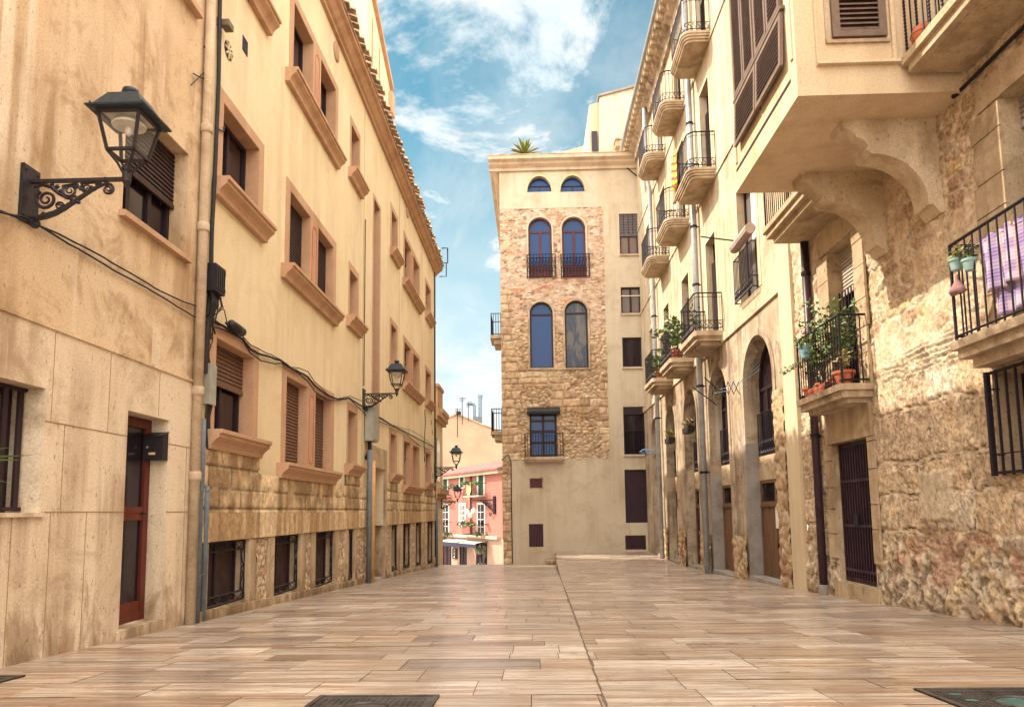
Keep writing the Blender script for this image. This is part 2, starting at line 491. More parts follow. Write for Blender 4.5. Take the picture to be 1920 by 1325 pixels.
cover = wm('MAXIMUM', wm('MAXIMUM', puffs, veil), low)
cloud = wn('ShaderNodeMix'); cloud.data_type = 'RGBA'; nt.links.new(cover, cloud.inputs[0])
nt.links.new(tint.outputs[2], cloud.inputs[6])
shade = wr(wnoise(2.6, 8, .6, .3, (7.7, .4, 0)), .3, .62)
cc = wn('ShaderNodeMix'); cc.data_type = 'RGBA'; nt.links.new(shade, cc.inputs[0])
cc.inputs[6].default_value = (4.4, 5.5, 6.0, 1); cc.inputs[7].default_value = (6.4, 6.6, 6.5, 1)
nt.links.new(cc.outputs[2], cloud.inputs[7])
# unseen sky overhead and behind the viewer: bright fill added to lift the shade
sky_fill = wr(wm('SUBTRACT', sep.outputs[1], sep.outputs[2]), -.45, .12, 1., 0.)
dk = wn('ShaderNodeMix'); dk.data_type = 'RGBA'; nt.links.new(sky_fill, dk.inputs[0]); nt.links.new(cloud.outputs[2], dk.inputs[6]); dk.inputs[7].default_value = (27., 25.2, 22.8, 1)
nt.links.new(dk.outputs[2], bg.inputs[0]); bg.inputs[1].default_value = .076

sd = bpy.data.lights.new('sun', 'SUN'); sd.energy = 3.5; sd.angle = R(.53); sd.color = (1., .90, .74)
so = bpy.data.objects.new('sun', sd); COL.objects.link(so); so.rotation_euler = SUN.to_track_quat('Z', 'Y').to_euler(); so.location = (-20, 10, 40)
scene.view_settings.view_transform = 'Standard'; scene.view_settings.look = 'None'
scene.view_settings.exposure = EXPOSURE; scene.view_settings.gamma = 1.

# ------------------------------------------------------------------ ground
def zl(y): return .03-.044*y
GR = [(-6, .294), (14, -.60), (20, -.83), (25, -.93), (26.2, -.90), (33, -.82)]
def zr(y): return float(np.interp(y, [a for a, _ in GR], [b for _, b in GR]))
def xline(y): return .30+.0195*y

t = NT('travertine'); a = t.attr().outputs['Color']; p = t.pos()
off = t.n('ShaderNodeVectorMath'); off.operation = 'MULTIPLY_ADD'
t.l(a, off.inputs[0]); off.inputs[1].default_value = (37., 53., 11.); t.l(p, off.inputs[2])
def tm(sc):
    mp = t.n('ShaderNodeMapping'); mp.inputs['Scale'].default_value = sc; t.l(off.outputs[0], mp.inputs[0]); return mp.outputs[0]
v1 = t.noise(tm((.9, 15, 1)), 1., 5, .6, .5); v2 = t.noise(tm((1.6, 48, 1)), 1., 5, .65, .3)
col = t.mix(t.ramp(v1, .44, .60), t.mix(1., a, (1.0, .99, .97), 'MULTIPLY'), t.mix(1., a, (.54, .39, .285), 'MULTIPLY'))
col = t.mix(t.ramp(v2, .53, .60, 0, .85), col, t.mix(1., a, (.40, .27, .20), 'MULTIPLY'))
v3 = t.noise(tm((.6, 5., 1)), 1., 4, .6, .6); col = t.mix(t.ramp(v3, .54, .62, 0, .8), col, t.mix(1., a, (.50, .42, .39), 'MULTIPLY'))
holes = t.ramp(t.noise(tm((9, 70, 1)), 1., 4, .7), .60, .65, 0, .85)
col = t.mix(holes, col, (.11, .075, .055))
dirt = t.ramp(t.noise(p, .9, 8, .7, .5), .46, .66, 0, .62)
col = t.mix(dirt, col, (.25, .17, .12))
spots = t.ramp(t.noise(p, 7., 6, .7, .3), .64, .70, 0, .5); col = t.mix(spots, col, (.16, .11, .08))
col = t.mix(t.ramp(t.noise(p, .35, 4, .6, .6), .45, .62, 0, .28), col, (.36, .30, .255))
t.color(col); t.b.inputs['Specular IOR Level'].default_value = .6; t.b.inputs['Coat Weight'].default_value = .26; t.b.inputs['Coat Roughness'].default_value = .15
t.rough(t.ramp(t.math('ADD', t.noise(p, 3., 4), t.math('MULTIPLY', v2, .4)), .4, .9, .20, .50))
t.bump(t.math('ADD', t.math('MULTIPLY', v2, .6), t.math('MULTIPLY', holes, -1.)), .25, .006)
M['paving'] = t.m
M['grout'] = plain('grout', (.15, .105, .075), .9)
M['asphalt'] = plain('street_surface', (.30, .235, .19), .8, .3, 3)

tones = [(.72, .60, .48), (.70, .57, .45), (.76, .66, .55), (.62, .46, .33), (.72, .58, .43), (.72, .61, .50), (.74, .63, .51), (.52, .37, .26), (.64, .47, .31), (.40, .335, .30), (.74, .65, .56), (.70, .60, .51), (.76, .67, .57), (.70, .60, .48)]
def paving(name, xa, xb, y0, y1, zf, seed):
    rng = random.Random(seed); mb = MB(); cs = []
    y = y0
    while y < y1:
        h = rng.choice((.40, .42, .44, .47, .30)); ye = min(y+h, y1)
        x = xa(y)-rng.uniform(0, .8) if not callable(xa) is None else 0
        x0 = xa((y+ye)/2); x1 = xb((y+ye)/2)
        x = x0-rng.uniform(0, .9); g = .0028
        while x < x1:
            wd = rng.choice((.38, .55, .7, .8, .9, 1.0, 1.2))
            l, r = max(x, x0), min(x+wd, x1)
            if r-l > .02:
                q_ = rng.uniform(.68, 1.02); c = [k*q_ for k in ds(rng.choice(tones), .74)]
                sx = .0195 if xa is xline or xb is xline else 0.
                # the edges along the drain follow its line
                def ex(v, yy):
                    return v+(sx*(yy-(y+ye)/2) if (xa is xline and l == x0 and v == l) or (xb is xline and r == x1 and v == r) else 0)
                k = len(mb.v); dz = rng.uniform(-.0012, .0012)
                mb.quad((ex(l+g, y+g) if l+g != l else l, y+g, zf(y)+dz), (ex(r-g, y+g), y+g, zf(y)+dz), (ex(r-g, ye-g), ye-g, zf(ye)+dz), (ex(l+g, ye-g), ye-g, zf(ye)+dz))
                cs += [(*c, 1)]*4
            x += wd
        y = ye
    mb.c = cs
    return tag(mb.build(name, M['paving']), kind='structure')
paving('paving', lambda y: -4.02, lambda y: xline(y)-.006, -3., 31.4, zl, 3)
paving('paving', lambda y: xline(y)+.006, lambda y: 4.9, -3., 31.05, zr, 5)
mb = MB()
ys = [-3.05]+[a for a, _ in GR if a > -3]; ys[-1] = 31.1
for a, b in zip(ys[:-1], ys[1:]):
    mb.quad((xline(a)-.012, a, zr(a)-.008), (5.2, a, zr(a)-.008), (5.2, b, zr(b)-.008), (xline(b)-.012, b, zr(b)-.008))
mb.quad((-4.3, -3.05, zl(-3.05)-.009), (xline(-3.05)+.02, -3.05, zl(-3.05)-.009), (xline(31.45)+.02, 31.45, zl(31.45)-.009), (-4.3, 31.45, zl(31.45)-.009))
tag(mb.build('ground_bed', M['grout']), kind='structure')
mb = MB()                                                          # riser where the right-hand paving levels out above the falling street
for a, b in zip(range(18, 31), range(19, 32)):
    mb.quad((xline(a)+.006, a, zl(a)-.02), (xline(b)+.006, b, zl(b)-.02), (xline(b)+.006, b, zr(b)-.004), (xline(a)+.006, a, zr(a)-.004))
tag(mb.build('kerb_riser', M['base_stone']), kind='structure')
mb = MB(); mb.box(.50, .88, 29.7, 30.95, zl(30.95)-.05, zl(29.7)+.17)
tag(mb.build('step', M['base_stone']), 'low stone step in the corner where raised paving meets the tower wall', 'step')
mb = MB()
mb.quad((-30, 31.45, zl(31.45)), (30, 31.45, zl(31.45)), (30, 47, -2.85), (-30, 47, -2.85))
mb.quad((-30, 47, -2.85), (30, 47, -2.85), (30, 70, -4.5), (-30, 70, -4.5)); mb.quad((-30, 70, -4.5), (30, 70, -4.5), (30, 120, -5.5), (-30, 120, -5.5))
tag(mb.build('lower_street', M['asphalt']), kind='structure')
mb = MB(); mb.quad((-900, -900, -9), (900, -900, -9), (900, 1200, -9), (-900, 1200, -9))
tag(mb.build('terrain', M['asphalt']), kind='structure')
# ------------------------------------------------------------------ shared window pieces
def frame_rect(mb, P, u0, u1, v0, v1, t, w0, w1, mull=(), rails=()):
    mb.pbox(P, u0, u0+t, v0, v1, w0, w1); mb.pbox(P, u1-t, u1, v0, v1, w0, w1)
    mb.pbox(P, u0+t, u1-t, v0, v0+t, w0, w1); mb.pbox(P, u0+t, u1-t, v1-t, v1, w0, w1)
    for m in mull: mb.pbox(P, m-t*.6, m+t*.6, v0+t, v1-t, w0+.004, w1-.002)
    for r in rails: mb.pbox(P, u0+t, u1-t, r-t*.5, r+t*.5, w0+.007, w1-.003)

def slats(mb, P, u0, u1, v0, v1, w, pitch, tilt=.5):
    n = max(1, int((v1-v0)/pitch))
    for i in range(n):
        a = v0+(v1-v0)*i/n; b = a+(v1-v0)/n
        mb.add([P(u0, a, w), P(u1, a, w), P(u1, a+.72*(b-a), w+.012*tilt*2), P(u0, a+.72*(b-a), w+.012*tilt*2),
                P(u0, a, w+.02), P(u1, a, w+.02)], [(0, 1, 2, 3), (0, 4, 5, 1)])
        mb.quad(P(u0, a+.72*(b-a), w+.013), P(u1, a+.72*(b-a), w+.013), P(u1, b, w+.02), P(u0, b, w+.02))

def window(parent, P, u0, u1, v0, v1, w, fm, gm, mull=1, rails=(), t=.055, shutter=0., sm=None, arch=False, name='window', pitch=.055, rm='roller'):
    mb = MB()
    ms = [u0+(u1-u0)*(i+1)/(mull+1) for i in range(mull)]
    if not arch:
        frame_rect(mb, P, u0, u1, v0, v1, t, w, w+.06, ms, rails)
    else:
        h = dict(u0=u0, u1=u1, v0=v0, v1=v1); hi = dict(u0=u0+t, u1=u1-t, v0=v0, v1=v1-t)
        a = arch_pts(h); b = arch_pts(hi)
        a = [(u0, v0)]+a+[(u1, v0)]; b = [(u0+t, v0)]+b+[(u1-t, v0)]
        for i in range(len(a)-1):
            mb.quad(P(*a[i], w), P(*a[i+1], w), P(*b[i+1], w), P(*b[i], w))
            mb.quad(P(*b[i], w), P(*b[i+1], w), P(*b[i+1], w+.06), P(*b[i], w+.06))
        mb.pbox(P, u0+t, u1-t, v0, v0+t, w, w+.06)
        sp = v1-(u1-u0)/2
        for m in ms: mb.pbox(P, m-t*.7, m+t*.7, v0+t, rails[0] if rails else sp, w+.003, w+.05)
        for r in rails: mb.pbox(P, u0+t, u1-t, r-t*.55, r+t*.55, w+.005, w+.05)
    f = mb.build(name, fm, parent)
    g = MB()
    if arch:
        ap = arch_pts(dict(u0=u0+.02, u1=u1-.02, v0=v0, v1=v1-.02))
        ap = [(u1-.02, v0+.02), (u0+.02, v0+.02)]+ap
        g.add([P(x, y, w+.035) for x, y in ap], [tuple(range(len(ap)))])
    else:
        g.quad(P(u0+.02, v0+.02, w+.035), P(u1-.02, v0+.02, w+.035), P(u1-.02, v1-.02, w+.035), P(u0+.02, v1-.02, w+.035))
    g.build('pane', gm, f)
    if shutter > 0:
        s = MB(); vb = v1-(v1-v0)*shutter
        slats(s, P, u0+.005, u1-.005, vb, v1, w-.05, pitch)
        s.pbox(P, u0+.005, u1-.005, vb-.05, vb, w-.055, w-.02)
        s.build('roller_shutter', sm or M[rm], f)
    return f

def moulded_sill(parent, P, u0, u1, v, mat, pr=.22, h=.24, name='sill'):
    prof = [(0, v), (-pr, v), (-pr, v-h*.2), (-pr*.86, v-h*.24), (-pr*.86, v-h*.40), (-pr*.55, v-h*.62), (-pr*.42, v-h*.78), (-pr*.36, v-h), (0, v-h)]
    mb = MB()
    mb.prism([(w_, v_) for w_, v_ in prof], lambda a, b, t_: P(t_, b, a), u0, u1)
    # returned ends: a shallower copy butted on each side
    return mb.build(name, mat, parent)

def band(mb, P, u0, u1, v0, v1, sd, tp, th):
    mb.pbox(P, u0-sd, u0, v0, v1+tp, -th, .004); mb.pbox(P, u1, u1+sd, v0, v1+tp, -th, .004); mb.pbox(P, u0, u1, v1, v1+tp, -th, .004)

# ------------------------------------------------------------------ near left: old stucco house
house = empty('stucco_house', (XL, 4, 0), 'stained ochre stucco house with red front door and stone cladding below, nearest on the left', 'house')
DOOR = dict(u0=6.93, u1=7.73, v0=-.20, v1=1.94, d=.26)
W0 = dict(u0=4.55, u1=5.72, v0=.94, v1=1.95, d=.30)
W1 = dict(u0=6.70, u1=7.98, v0=3.88, v1=5.13, d=.24)
W2 = dict(u0=6.70, u1=7.98, v0=6.97, v1=8.3, d=.24)
mb = MB(); wall(mb, PL, -3, 8.36, 2.46, 11.6, [W1, W2])
mb.quad(PL(-3, 11.6), PL(8.36, 11.6), PL(8.36, 11.6, 7), PL(-3, 11.6, 7)); mb.quad(PL(-3, -2, 0), PL(-3, 11.6, 0), PL(-3, 11.6, 7), PL(-3, -2, 7))
mb.quad(PL(8.36, 10.8, 0), PL(8.36, 11.6, 0), PL(8.36, 11.6, 7), PL(8.36, 10.8, 7))
mb.build('wall', M['house_wall'], house)
PLc = lambda u, v, w=0.: PL(u, v, w-.018)
mb = MB(); wall(mb, PLc, -3, 8.36, -1., 2.46, [DOOR, W0])
mb.build('stone_cladding', M['house_stone'], house)
mb = MB()
J = .022
for z, segs in ((1.685, ((-3, 4.54), (5.73, 6.92), (7.74, 8.55))), (.945, ((-3, 4.5), (5.78, 6.92), (7.74, 8.36)))):
    for a, b in segs: mb.pbox(PL, a, b, z-.004, z+.004, -J, -.010)
for u, a, b in ((5.42, -.7, .93), (5.86, -.7, .94), (6.34, -.7, .94), (4.9, -.7, .93), (4.3, -.7, .94), (3.6, -.7, .94), (5.98, .95, 1.68), (6.6, 1.69, 2.44), (5.80, 1.96, 2.44), (5.80, 1.69, 1.95), (4.2, 1.69, 2.44), (8.15, -.7, .94), (8.15, .95, 1.68), (7.5, 1.95, 2.44)):
    mb.pbox(PL, u-.002, u+.002, a, b, -J, -.010)
mb.build('panel_joint', plain('joint_grit', (.30, .20, .115), .95), house)
mb = MB(); mb.pbox(PL, -3, 8.36, 2.455, 2.485, -.035, 0); mb.build('ledge', M['house_wall'], house)
# red door, seen along the wall
mb = MB(); mb.pbox(PLc, 6.90, 7.74, -.60, -.183, -.03, .30); mb.build('threshold', M['house_stone'], house)
mb = MB(); P = PL
frame_rect(mb, P, 6.935, 7.725, -.181, 1.935, .10, .17, .235, (), ())
mb.pbox(P, 7.035, 7.625, .86, 1.0, .175, .23); mb.pbox(P, 7.035, 7.625, -.095, .02, .175, .23)
mb.pbox(P, 7.11, 7.17, .02, 1.835, .178, .228) if False else None
dr = mb.build('door', M['door_red'], house)
for a, b in ((.02, .86), (1.0, 1.835)):
    g = MB(); g.pbox(P, 7.035, 7.625, a, b, .20, .212); g.build('pane', M['glass_grey'] if False else M['glass'], dr)
mb = MB(); mb.tube([P(7.58, .93, .17), P(7.58, .93, .11), P(7.50, .93, .11)], .012, 6); mb.build('handle', M['iron'], dr)
# shuttered window behind the lamp
f = window(house, PL, 6.70, 7.98, 3.88, 5.13, .20, M['frame_dark'], M['glass'], 2, (), .06, .50, M['shutter'], pitch=.052)
mb = MB(); mb.pbox(PL, 6.64, 8.03, 3.82, 3.88, -.07, .19); mb.build('sill', M['trim'], house)
f = window(house, PL, 6.70, 7.98, 6.97, 8.3, .20, M['frame_dark'], M['glass'], 2, (), .06, .3, M['shutter'])
mb = MB(); mb.pbox(PL, 6.62, 8.05, 6.89, 6.97, -.09, .19); mb.build('sill', M['trim'], house)
# ground-floor window with bars
f = window(house, PL, 4.55, 5.72, .94, 1.95, .26, M['frame_dark'], M['glass_grey'], 1, (), .06)
mb = MB()
for k in range(7):
    u = 4.62+k*.172; mb.pbox(PL, u-.028, u+.028, .985, 1.93, .13, .15)
mb.pbox(PL, 4.56, 5.71, .955, .985, .125, .155); mb.pbox(PL, 4.56, 5.71, 1.92, 1.945, .125, .155)
mb.build('window_bars', M['frame_dark'], f)
mb = MB(); mb.pbox(PL, 4.45, 5.76, .905, .938, -.05, .25); mb.build('sill', M['house_stone'], house)

# ------------------------------------------------------------------ long yellow apartment building
apt = empty('apartment_building', (XL, 19, -.8), 'long yellow apartment building with apricot window trim and tiled eaves on the left', 'apartment building')
Y0, Y1 = 8.365, 29.3
cols = dict(A=(8.86, 10.1), B=(11.48, 12.57), B2=(13.05, 14.1), C=(15.42, 16.15), E=(20.1, 20.9), F=(22.22, 23.4), F2=(23.95, 25.15), G=(26.8, 28.05))
sill_v = {0: dict(A=1.95, B=1.71, B2=1.71, C=1.96, E=2.0, F=1.75, F2=1.75, G=2.02),
          1: dict(A=5.18, B=4.93, B2=4.93, C=5.2, E=5.15, F=4.95, F2=4.95, G=5.12),
          2: dict(A=8.5, B=8.28, B2=8.28, C=8.58, E=8.5, F=8.25, F2=8.25, G=8.5)}
head_v = {0: 3.15, 1: 6.30, 2: 9.70}
holes = []; wins = []
for fl in range(3):
    for k, (a, b) in cols.items():
        h = dict(u0=a, u1=b, v0=sill_v[fl][k], v1=head_v[fl], d=.25); holes.append(h); wins.append((fl, k, h))
holes.append(dict(u0=17.78, u1=18.5, v0=3.13, v1=9.0, d=.25))
base_h = []
for a, b in ((8.78, 10.05), (11.05, 12.3), (13.15, 14.44), (15.5, 16.02), (20.2, 21.2), (22.0, 23.45), (24.4, 25.75), (27.05, 28.7)):
    base_h.append(dict(u0=a, u1=b, v0=zl((a+b)/2)+.13, v1=.575, d=.28))
DH = dict(u0=17.62, u1=19.18, v0=-.75, v1=2.04, d=.5)
mb = MB(); wall(mb, PL, Y0, Y1, .575, 11.3, [h for h in holes]+[dict(DH, v0=.575)])
mb.quad(PL(Y1, -3, 0), PL(Y1, 11.2, 0), PL(Y1, 14, 8), PL(Y1, -3, 8))
mb.build('wall', M['apt_wall'], apt)
mb = MB(); wall(mb, PL, Y0, Y1, -2., .575, base_h+[dict(DH, v1=.575)])
mb.build('basement_wall', M['base_stone'], apt)
for fl, k, h in wins:
    if k in ('B2', 'F2'): continue
    a, b = cols[k]; pair = k in 'BF'; mb = MB()
    if pair:
        a2, b2 = cols[k+'2']
        mb.pbox(PL, a-.2, a, h['v0'], h['v1']+.16, -.012, .004); mb.pbox(PL, b2, b2+.2, h['v0'], h['v1']+.16, -.012, .004)
        mb.pbox(PL, a, b2, h['v1'], h['v1']+.16, -.012, .004); mb.pbox(PL, b, a2, h['v0'], h['v1'], -.012, .004)
    else:
        band(mb, PL, a, b, h['v0'], h['v1'], .18 if k != 'C' else .10, .16, .012)
    mb.build('window_surround', M['trim'], apt)
mb = MB(); band(mb, PL, 17.78, 18.5, 3.13, 9.0, .10, .10, .012); mb.pbox(PL, 17.68, 18.6, 2.78, 3.13, -.012, .004)
mb.build('window_surround', M['trim'], apt)
for h in holes:                                                # apricot lining inside every opening
    mb = MB()
    a, b, c, e = h['u0'], h['u1'], h['v0'], h['v1']; q = .006
    mb.pbox(PL, a, a+q, c, e, -.008, .24); mb.pbox(PL, b-q, b, c, e, -.008, .24); mb.pbox(PL, a+q, b-q, e-q, e, -.008, .24); mb.pbox(PL, a+q, b-q, c, c+q, -.008, .24)
    mb.build('window_lining', M['trim'], apt)
for fl, k, h in wins:
    a, b = h['u0']+.006, h['u1']-.006
    full = k in ('B', 'B2') and fl < 2
    window(apt, PL, a, b, h['v0']+.006, h['v1']-.006, .19, M['frame_dark'], M['glass'],
           1 if k in 'ABFG' or k in ('B2', 'F2') else 0, (), .055,
           .97 if full else (.42 if (k, fl) == ('A', 0) else (.35 if k in ('F', 'G') else 0.)), M['shutter'] if full and fl == 1 else None)
    if k in ('B2', 'F2'): continue
    a, b = cols[k]; e = .26
    if k in 'BF': b = cols[k+'2'][1]; e = .2
    moulded_sill(apt, PL, a-(.36 if k in 'BF' else .24), b+e*.85, h['v0'], M['trim'])
window(apt, PL, 17.786, 18.494, 3.136, 8.994, .19, M['frame_dark'], M['glass'], 0, [4.2+.8*i for i in range(6)], .05)
for fl in range(3):                                            # thin red cartouche line on each pier
    for a, b in ((12.57, 13.05), (23.4, 23.95)):
        v0, v1 = sill_v[fl]['B']+.1, head_v[fl]-.12; m = .11; q = .05
        pts = [(a+m+q, v0), (a+m, v0+q*2), (a+m, v1-q*2), (a+m+q, v1), (b-m-q, v1), (b-m, v1-q*2), (b-m, v0+q*2), (b-m-q, v0), (a+m+q, v0)]
        mb = MB(); mb.tube([PL(u, v, -.013) for u, v in pts], .009, 4); mb.build('painted_line', M['trim_red'], apt)
# plinth: smooth band, split-faced courses, ragged upper edge
stain_rng = [(8.6, 10.35), (11.1, 14.2), (15.15, 16.35), (19.9, 21.1), (22.0, 25.35), (26.7, 28.3)]
def split_fn(U, V):
    idv, d = courses(U, V-.93+.02*fbm(U*3, V*3, 2), (.262, .272), (.5, 1.1), 21)
    f = fbm(U*9, V*9, 5, 4); f2 = fbm(U*28, V*28, 8, 3)
    D = .022+.02*sstep(.0, .03, d)*(.6+.8*f)+.010*f2
    c = palette(idv, [(.74, .58, .36), (.68, .52, .31), (.78, .62, .40), (.72, .55, .33)])
    c = c*(.55+.9*fbm(U*7, V*7, 6, 5))[..., None]
    st = np.zeros(U.shape)
    wob = .12*(fbm(U*2, V*5, 31)-.5)
    for a, b in stain_rng: st = np.maximum(st, sstep(a-.06, a+.06, U+wob)*(1-sstep(b-.06, b+.06, U+wob)))
    grime = np.array((.30, .19, .095))                         # rain-washed piers, grimy stone under the sills
    k = (st*(.35+.55*sstep(.3, .65, fbm(U*5, V*3, 12))))[..., None]
    c = c*(1-k)+grime*k
    c = np.where((d < .012)[..., None], c*.42, c)
    return D, c
def band_fn(U, V):
    st = np.zeros(U.shape); wob = .5*(fbm(U*1.6, V*.3, 41, 4)-.5)
    for a, b in stain_rng: st = np.maximum(st, sstep(a-.03, a+.03, U+wob)*(1-sstep(b-.03, b+.03, U+wob)))
    run = sstep(.42, .50, fbm(U*9, V*.25, 43, 4)); f = fbm(U*14, V*6, 44, 4)
    c = np.array((.70, .54, .335))*(.72+.5*f)[..., None]
    k = np.clip(st*(.35+.6*run)+.45*sstep(.58, .66, fbm(U*7, V*.2, 47, 3)), 0, .9)[..., None]
    c = c*(1-k)+np.array((.40, .255, .12))*(.75+.5*f)[..., None]*k
    j = np.abs(((U-Y0) % 1.32)-.66) < .012
    c = np.where(j[..., None], c*.6, c)
    return .045+.004*f, c
for a, b in ((Y0, 17.36), (19.44, Y1)):
    masonry('plinth_band', apt, PL, a, b, .575, .93, .03, [], band_fn, M['rough_stone'])
    mb = MB(); mb.pbox(PL, a, b, .577, .60, -.040, .0); mb.pbox(PL, a, b, .905, .928, -.042, .0); mb.build('plinth_edge', M['base_stone'], apt)
SP = [(Y0, 10.3, 1.72), (10.3, 11.15, 1.50), (11.15, 14.2, 1.50), (14.2, 15.2, 1.50), (15.2, 16.4, 1.74), (16.4, 17.6, 1.50), (19.2, 21.0, 1.76), (21.0, 26.6, 1.52), (26.6, 29.28, 1.78)]
for i, (a, b, v) in enumerate(SP):
    masonry('split_stone', apt, PL, a, b, .93, v, .028 if a < 17 else .045, [], split_fn, M['rough_stone'])
# basement: base course, pilasters, ornamental grilles over dark screens
for h in base_h:
    for s, u in ((-1, h['u0']), (1, h['u1'])):
        a, b = (u-.26, u) if s < 0 else (u, u+.26)
        mb = MB(); mb.pbox(PL, max(a, Y0), b, zl(u)-.3, .573, -.03, .003); mb.build('pilaster', M['base_stone'], apt)
for a, b in ((Y0, 17.6), (19.2, Y1)):
    n = 8; mb = MB()
    for i in range(n):
        p0 = a+(b-a)*i/n; p1 = a+(b-a)*(i+1)/n-.006; q0, q1 = zl(p0), zl(p1)
        mb.add([PL(p0, q0-.4, -.06), PL(p1, q1-.4, -.06), PL(p1, q1+.12, -.06), PL(p0, q0+.12, -.06), PL(p0, q0+.12, 0), PL(p1, q1+.12, 0)], [(0, 1, 2, 3), (3, 2, 5, 4)])
    mb.build('base_course', M['base_stone'], apt)
def slot_fn(U, V):
    idv, d = rubble(U, V, .16, .12, 88, .95); f = fbm(U*14, V*14, 89, 4)
    c = palette(idv, [(.62, .48, .31), (.54, .39, .25), (.66, .52, .36), (.50, .34, .23)])*(.55+.9*f)[..., None]
    return .006+.03*sstep(.0, .03, d)*f, np.where((d < .008)[..., None], c*.5, c)
for a, b in ((10.36, 10.76), (12.62, 12.86), (14.74, 15.20), (16.32, 17.3), (19.48, 19.9), (21.48, 21.72), (23.74, 24.1), (26.05, 26.75)):
    masonry('rubble_infill', apt, PL, a, b, zl(b)+.11, .57, .03, [], slot_fn, M['rough_stone'])
def grille(parent, P, u0, u1, v0, v1, w):
    mb = MB(); r = .011; q = .13
    def ring(a, b, c, d): mb.tube([P(a, c, w), P(b, c, w), P(b, d, w), P(a, d, w), P(a, c, w)], .015, 4)
    ring(u0+.02, u1-.02, v0+.02, v1-.02); ring(u0+q, u1-q, v0+q, v1-q)
    def scroll(ax, ay, bx, by):
        n = max(2, int(math.hypot(bx-ax, by-ay)/.16)); pts = []
        for i in range(n+1):
            t_ = i/n; s = .045*(1 if i % 2 else -1)
            dx, dy = bx-ax, by-ay; L = math.hypot(dx, dy)
            pts.append(P(ax+dx*t_-dy/L*s, ay+dy*t_+dx/L*s, w))
        mb.tube(pts, .008, 4)
        mx, my = (ax+bx)/2, (ay+by)/2
        mb.tube([P(mx+.045*math.cos(a_*PI/5), my+.045*math.sin(a_*PI/5), w) for a_ in range(11)], .009, 4)
    m = q/2+.01
    scroll(u0+.03, v1-m, u1-.03, v1-m); scroll(u0+.03, v0+m, u1-.03, v0+m); scroll(u1-m, v0+.03, u1-m, v1-.03); scroll(u0+m, v0+.03, u0+m, v1-.03)
    mb.build('grille', M['iron'], parent)
for i, h in enumerate(base_h):
    a, b, c, e = h['u0'], h['u1'], h['v0'], h['v1']
    f = window(apt, PL, a, b, c, e, .16, M['frame_dark'], M['dark_panel'], 1, (), .04, name='basement_window')
    grille(f, PL, a, b, c, e, .03)
# street door and its stone frame
mb = MB(); frame_rect(mb, PL, 17.62, 19.18, -.75, 2.04, .1, .40, .47, (18.4,), (1.45,)); d2 = mb.build('door', M['door_purple'], apt)
mb = MB(); mb.pbox(PL, 17.7, 18.34, -.70, 1.42, .43, .46); mb.pbox(PL, 18.46, 19.1, -.70, 1.42, .43, .46); mb.pbox(PL, 17.72, 19.08, 1.48, 1.95, .43, .45); mb.build('door_leaf', M['door_red'], d2)
mb = MB(); mb.pbox(PL, 17.36, 17.615, -.9, 2.36, -.05, .0); mb.pbox(PL, 19.185, 19.44, -.9, 2.36, -.05, .0); mb.pbox(PL, 17.36, 19.44, 2.05, 2.58, -.048, .0)
mb.build('door_surround', M['base_stone'], apt)
mb = MB(); mb.pbox(PL, 17.6, 19.2, -1.2, -.76, -.06, .5); mb.build('threshold', M['concrete'], apt)
# medallions, little vents
for u, v in ((14.1, 10.55), (22.7, 10.75)):
    mb = MB(); mb.lathe([(.20, 0), (.20, .02), (.15, .035), (.02, .04)], (XL, u, v), 20, 'x'); mb.build('medallion', M['trim'], apt, True)
mb = MB(); mb.pbox(PL, 9.40, 9.58, 7.42, 7.64, -.006, .01); mb.build('air_vent', M['iron'], apt)
mb = MB()
mb.lathe([(.125, 0), (.125, .006)], (XL, 8.96, 7.1), 24, 'x')
vt = mb.build('round_vent', M['iron'], apt)
mb = MB()
for k in range(8):
    a_ = k*PI/4; mb.bar((XL+.012, 8.96, 7.1), (XL+.012, 8.96+.12*math.cos(a_), 7.1+.12*math.sin(a_)), .018)
mb.lathe([(.04, .006), (.04, .02)], (XL, 8.96, 7.1), 12, 'x'); mb.build('spokes', M['apt_wall'], vt)
for u, v in ((28.3, 4.45), (28.6, 4.1), (28.3, 1.9+.7), (28.6, 2.35), (28.4, 4.9)):
    mb = MB(); mb.pbox(PL, u-.06, u+.06, v-.1, v+.1, -.005, .01); mb.build('air_vent', M['iron'], apt)
mb = MB()
for u in (16.72, 21.35, 25.9): mb.pbox(PL, u-.008, u+.008, 1.8, 10.9, -.004, .002)
mb.build('expansion_joint', plain('joint_brown', (.30, .19, .10), .9), apt)
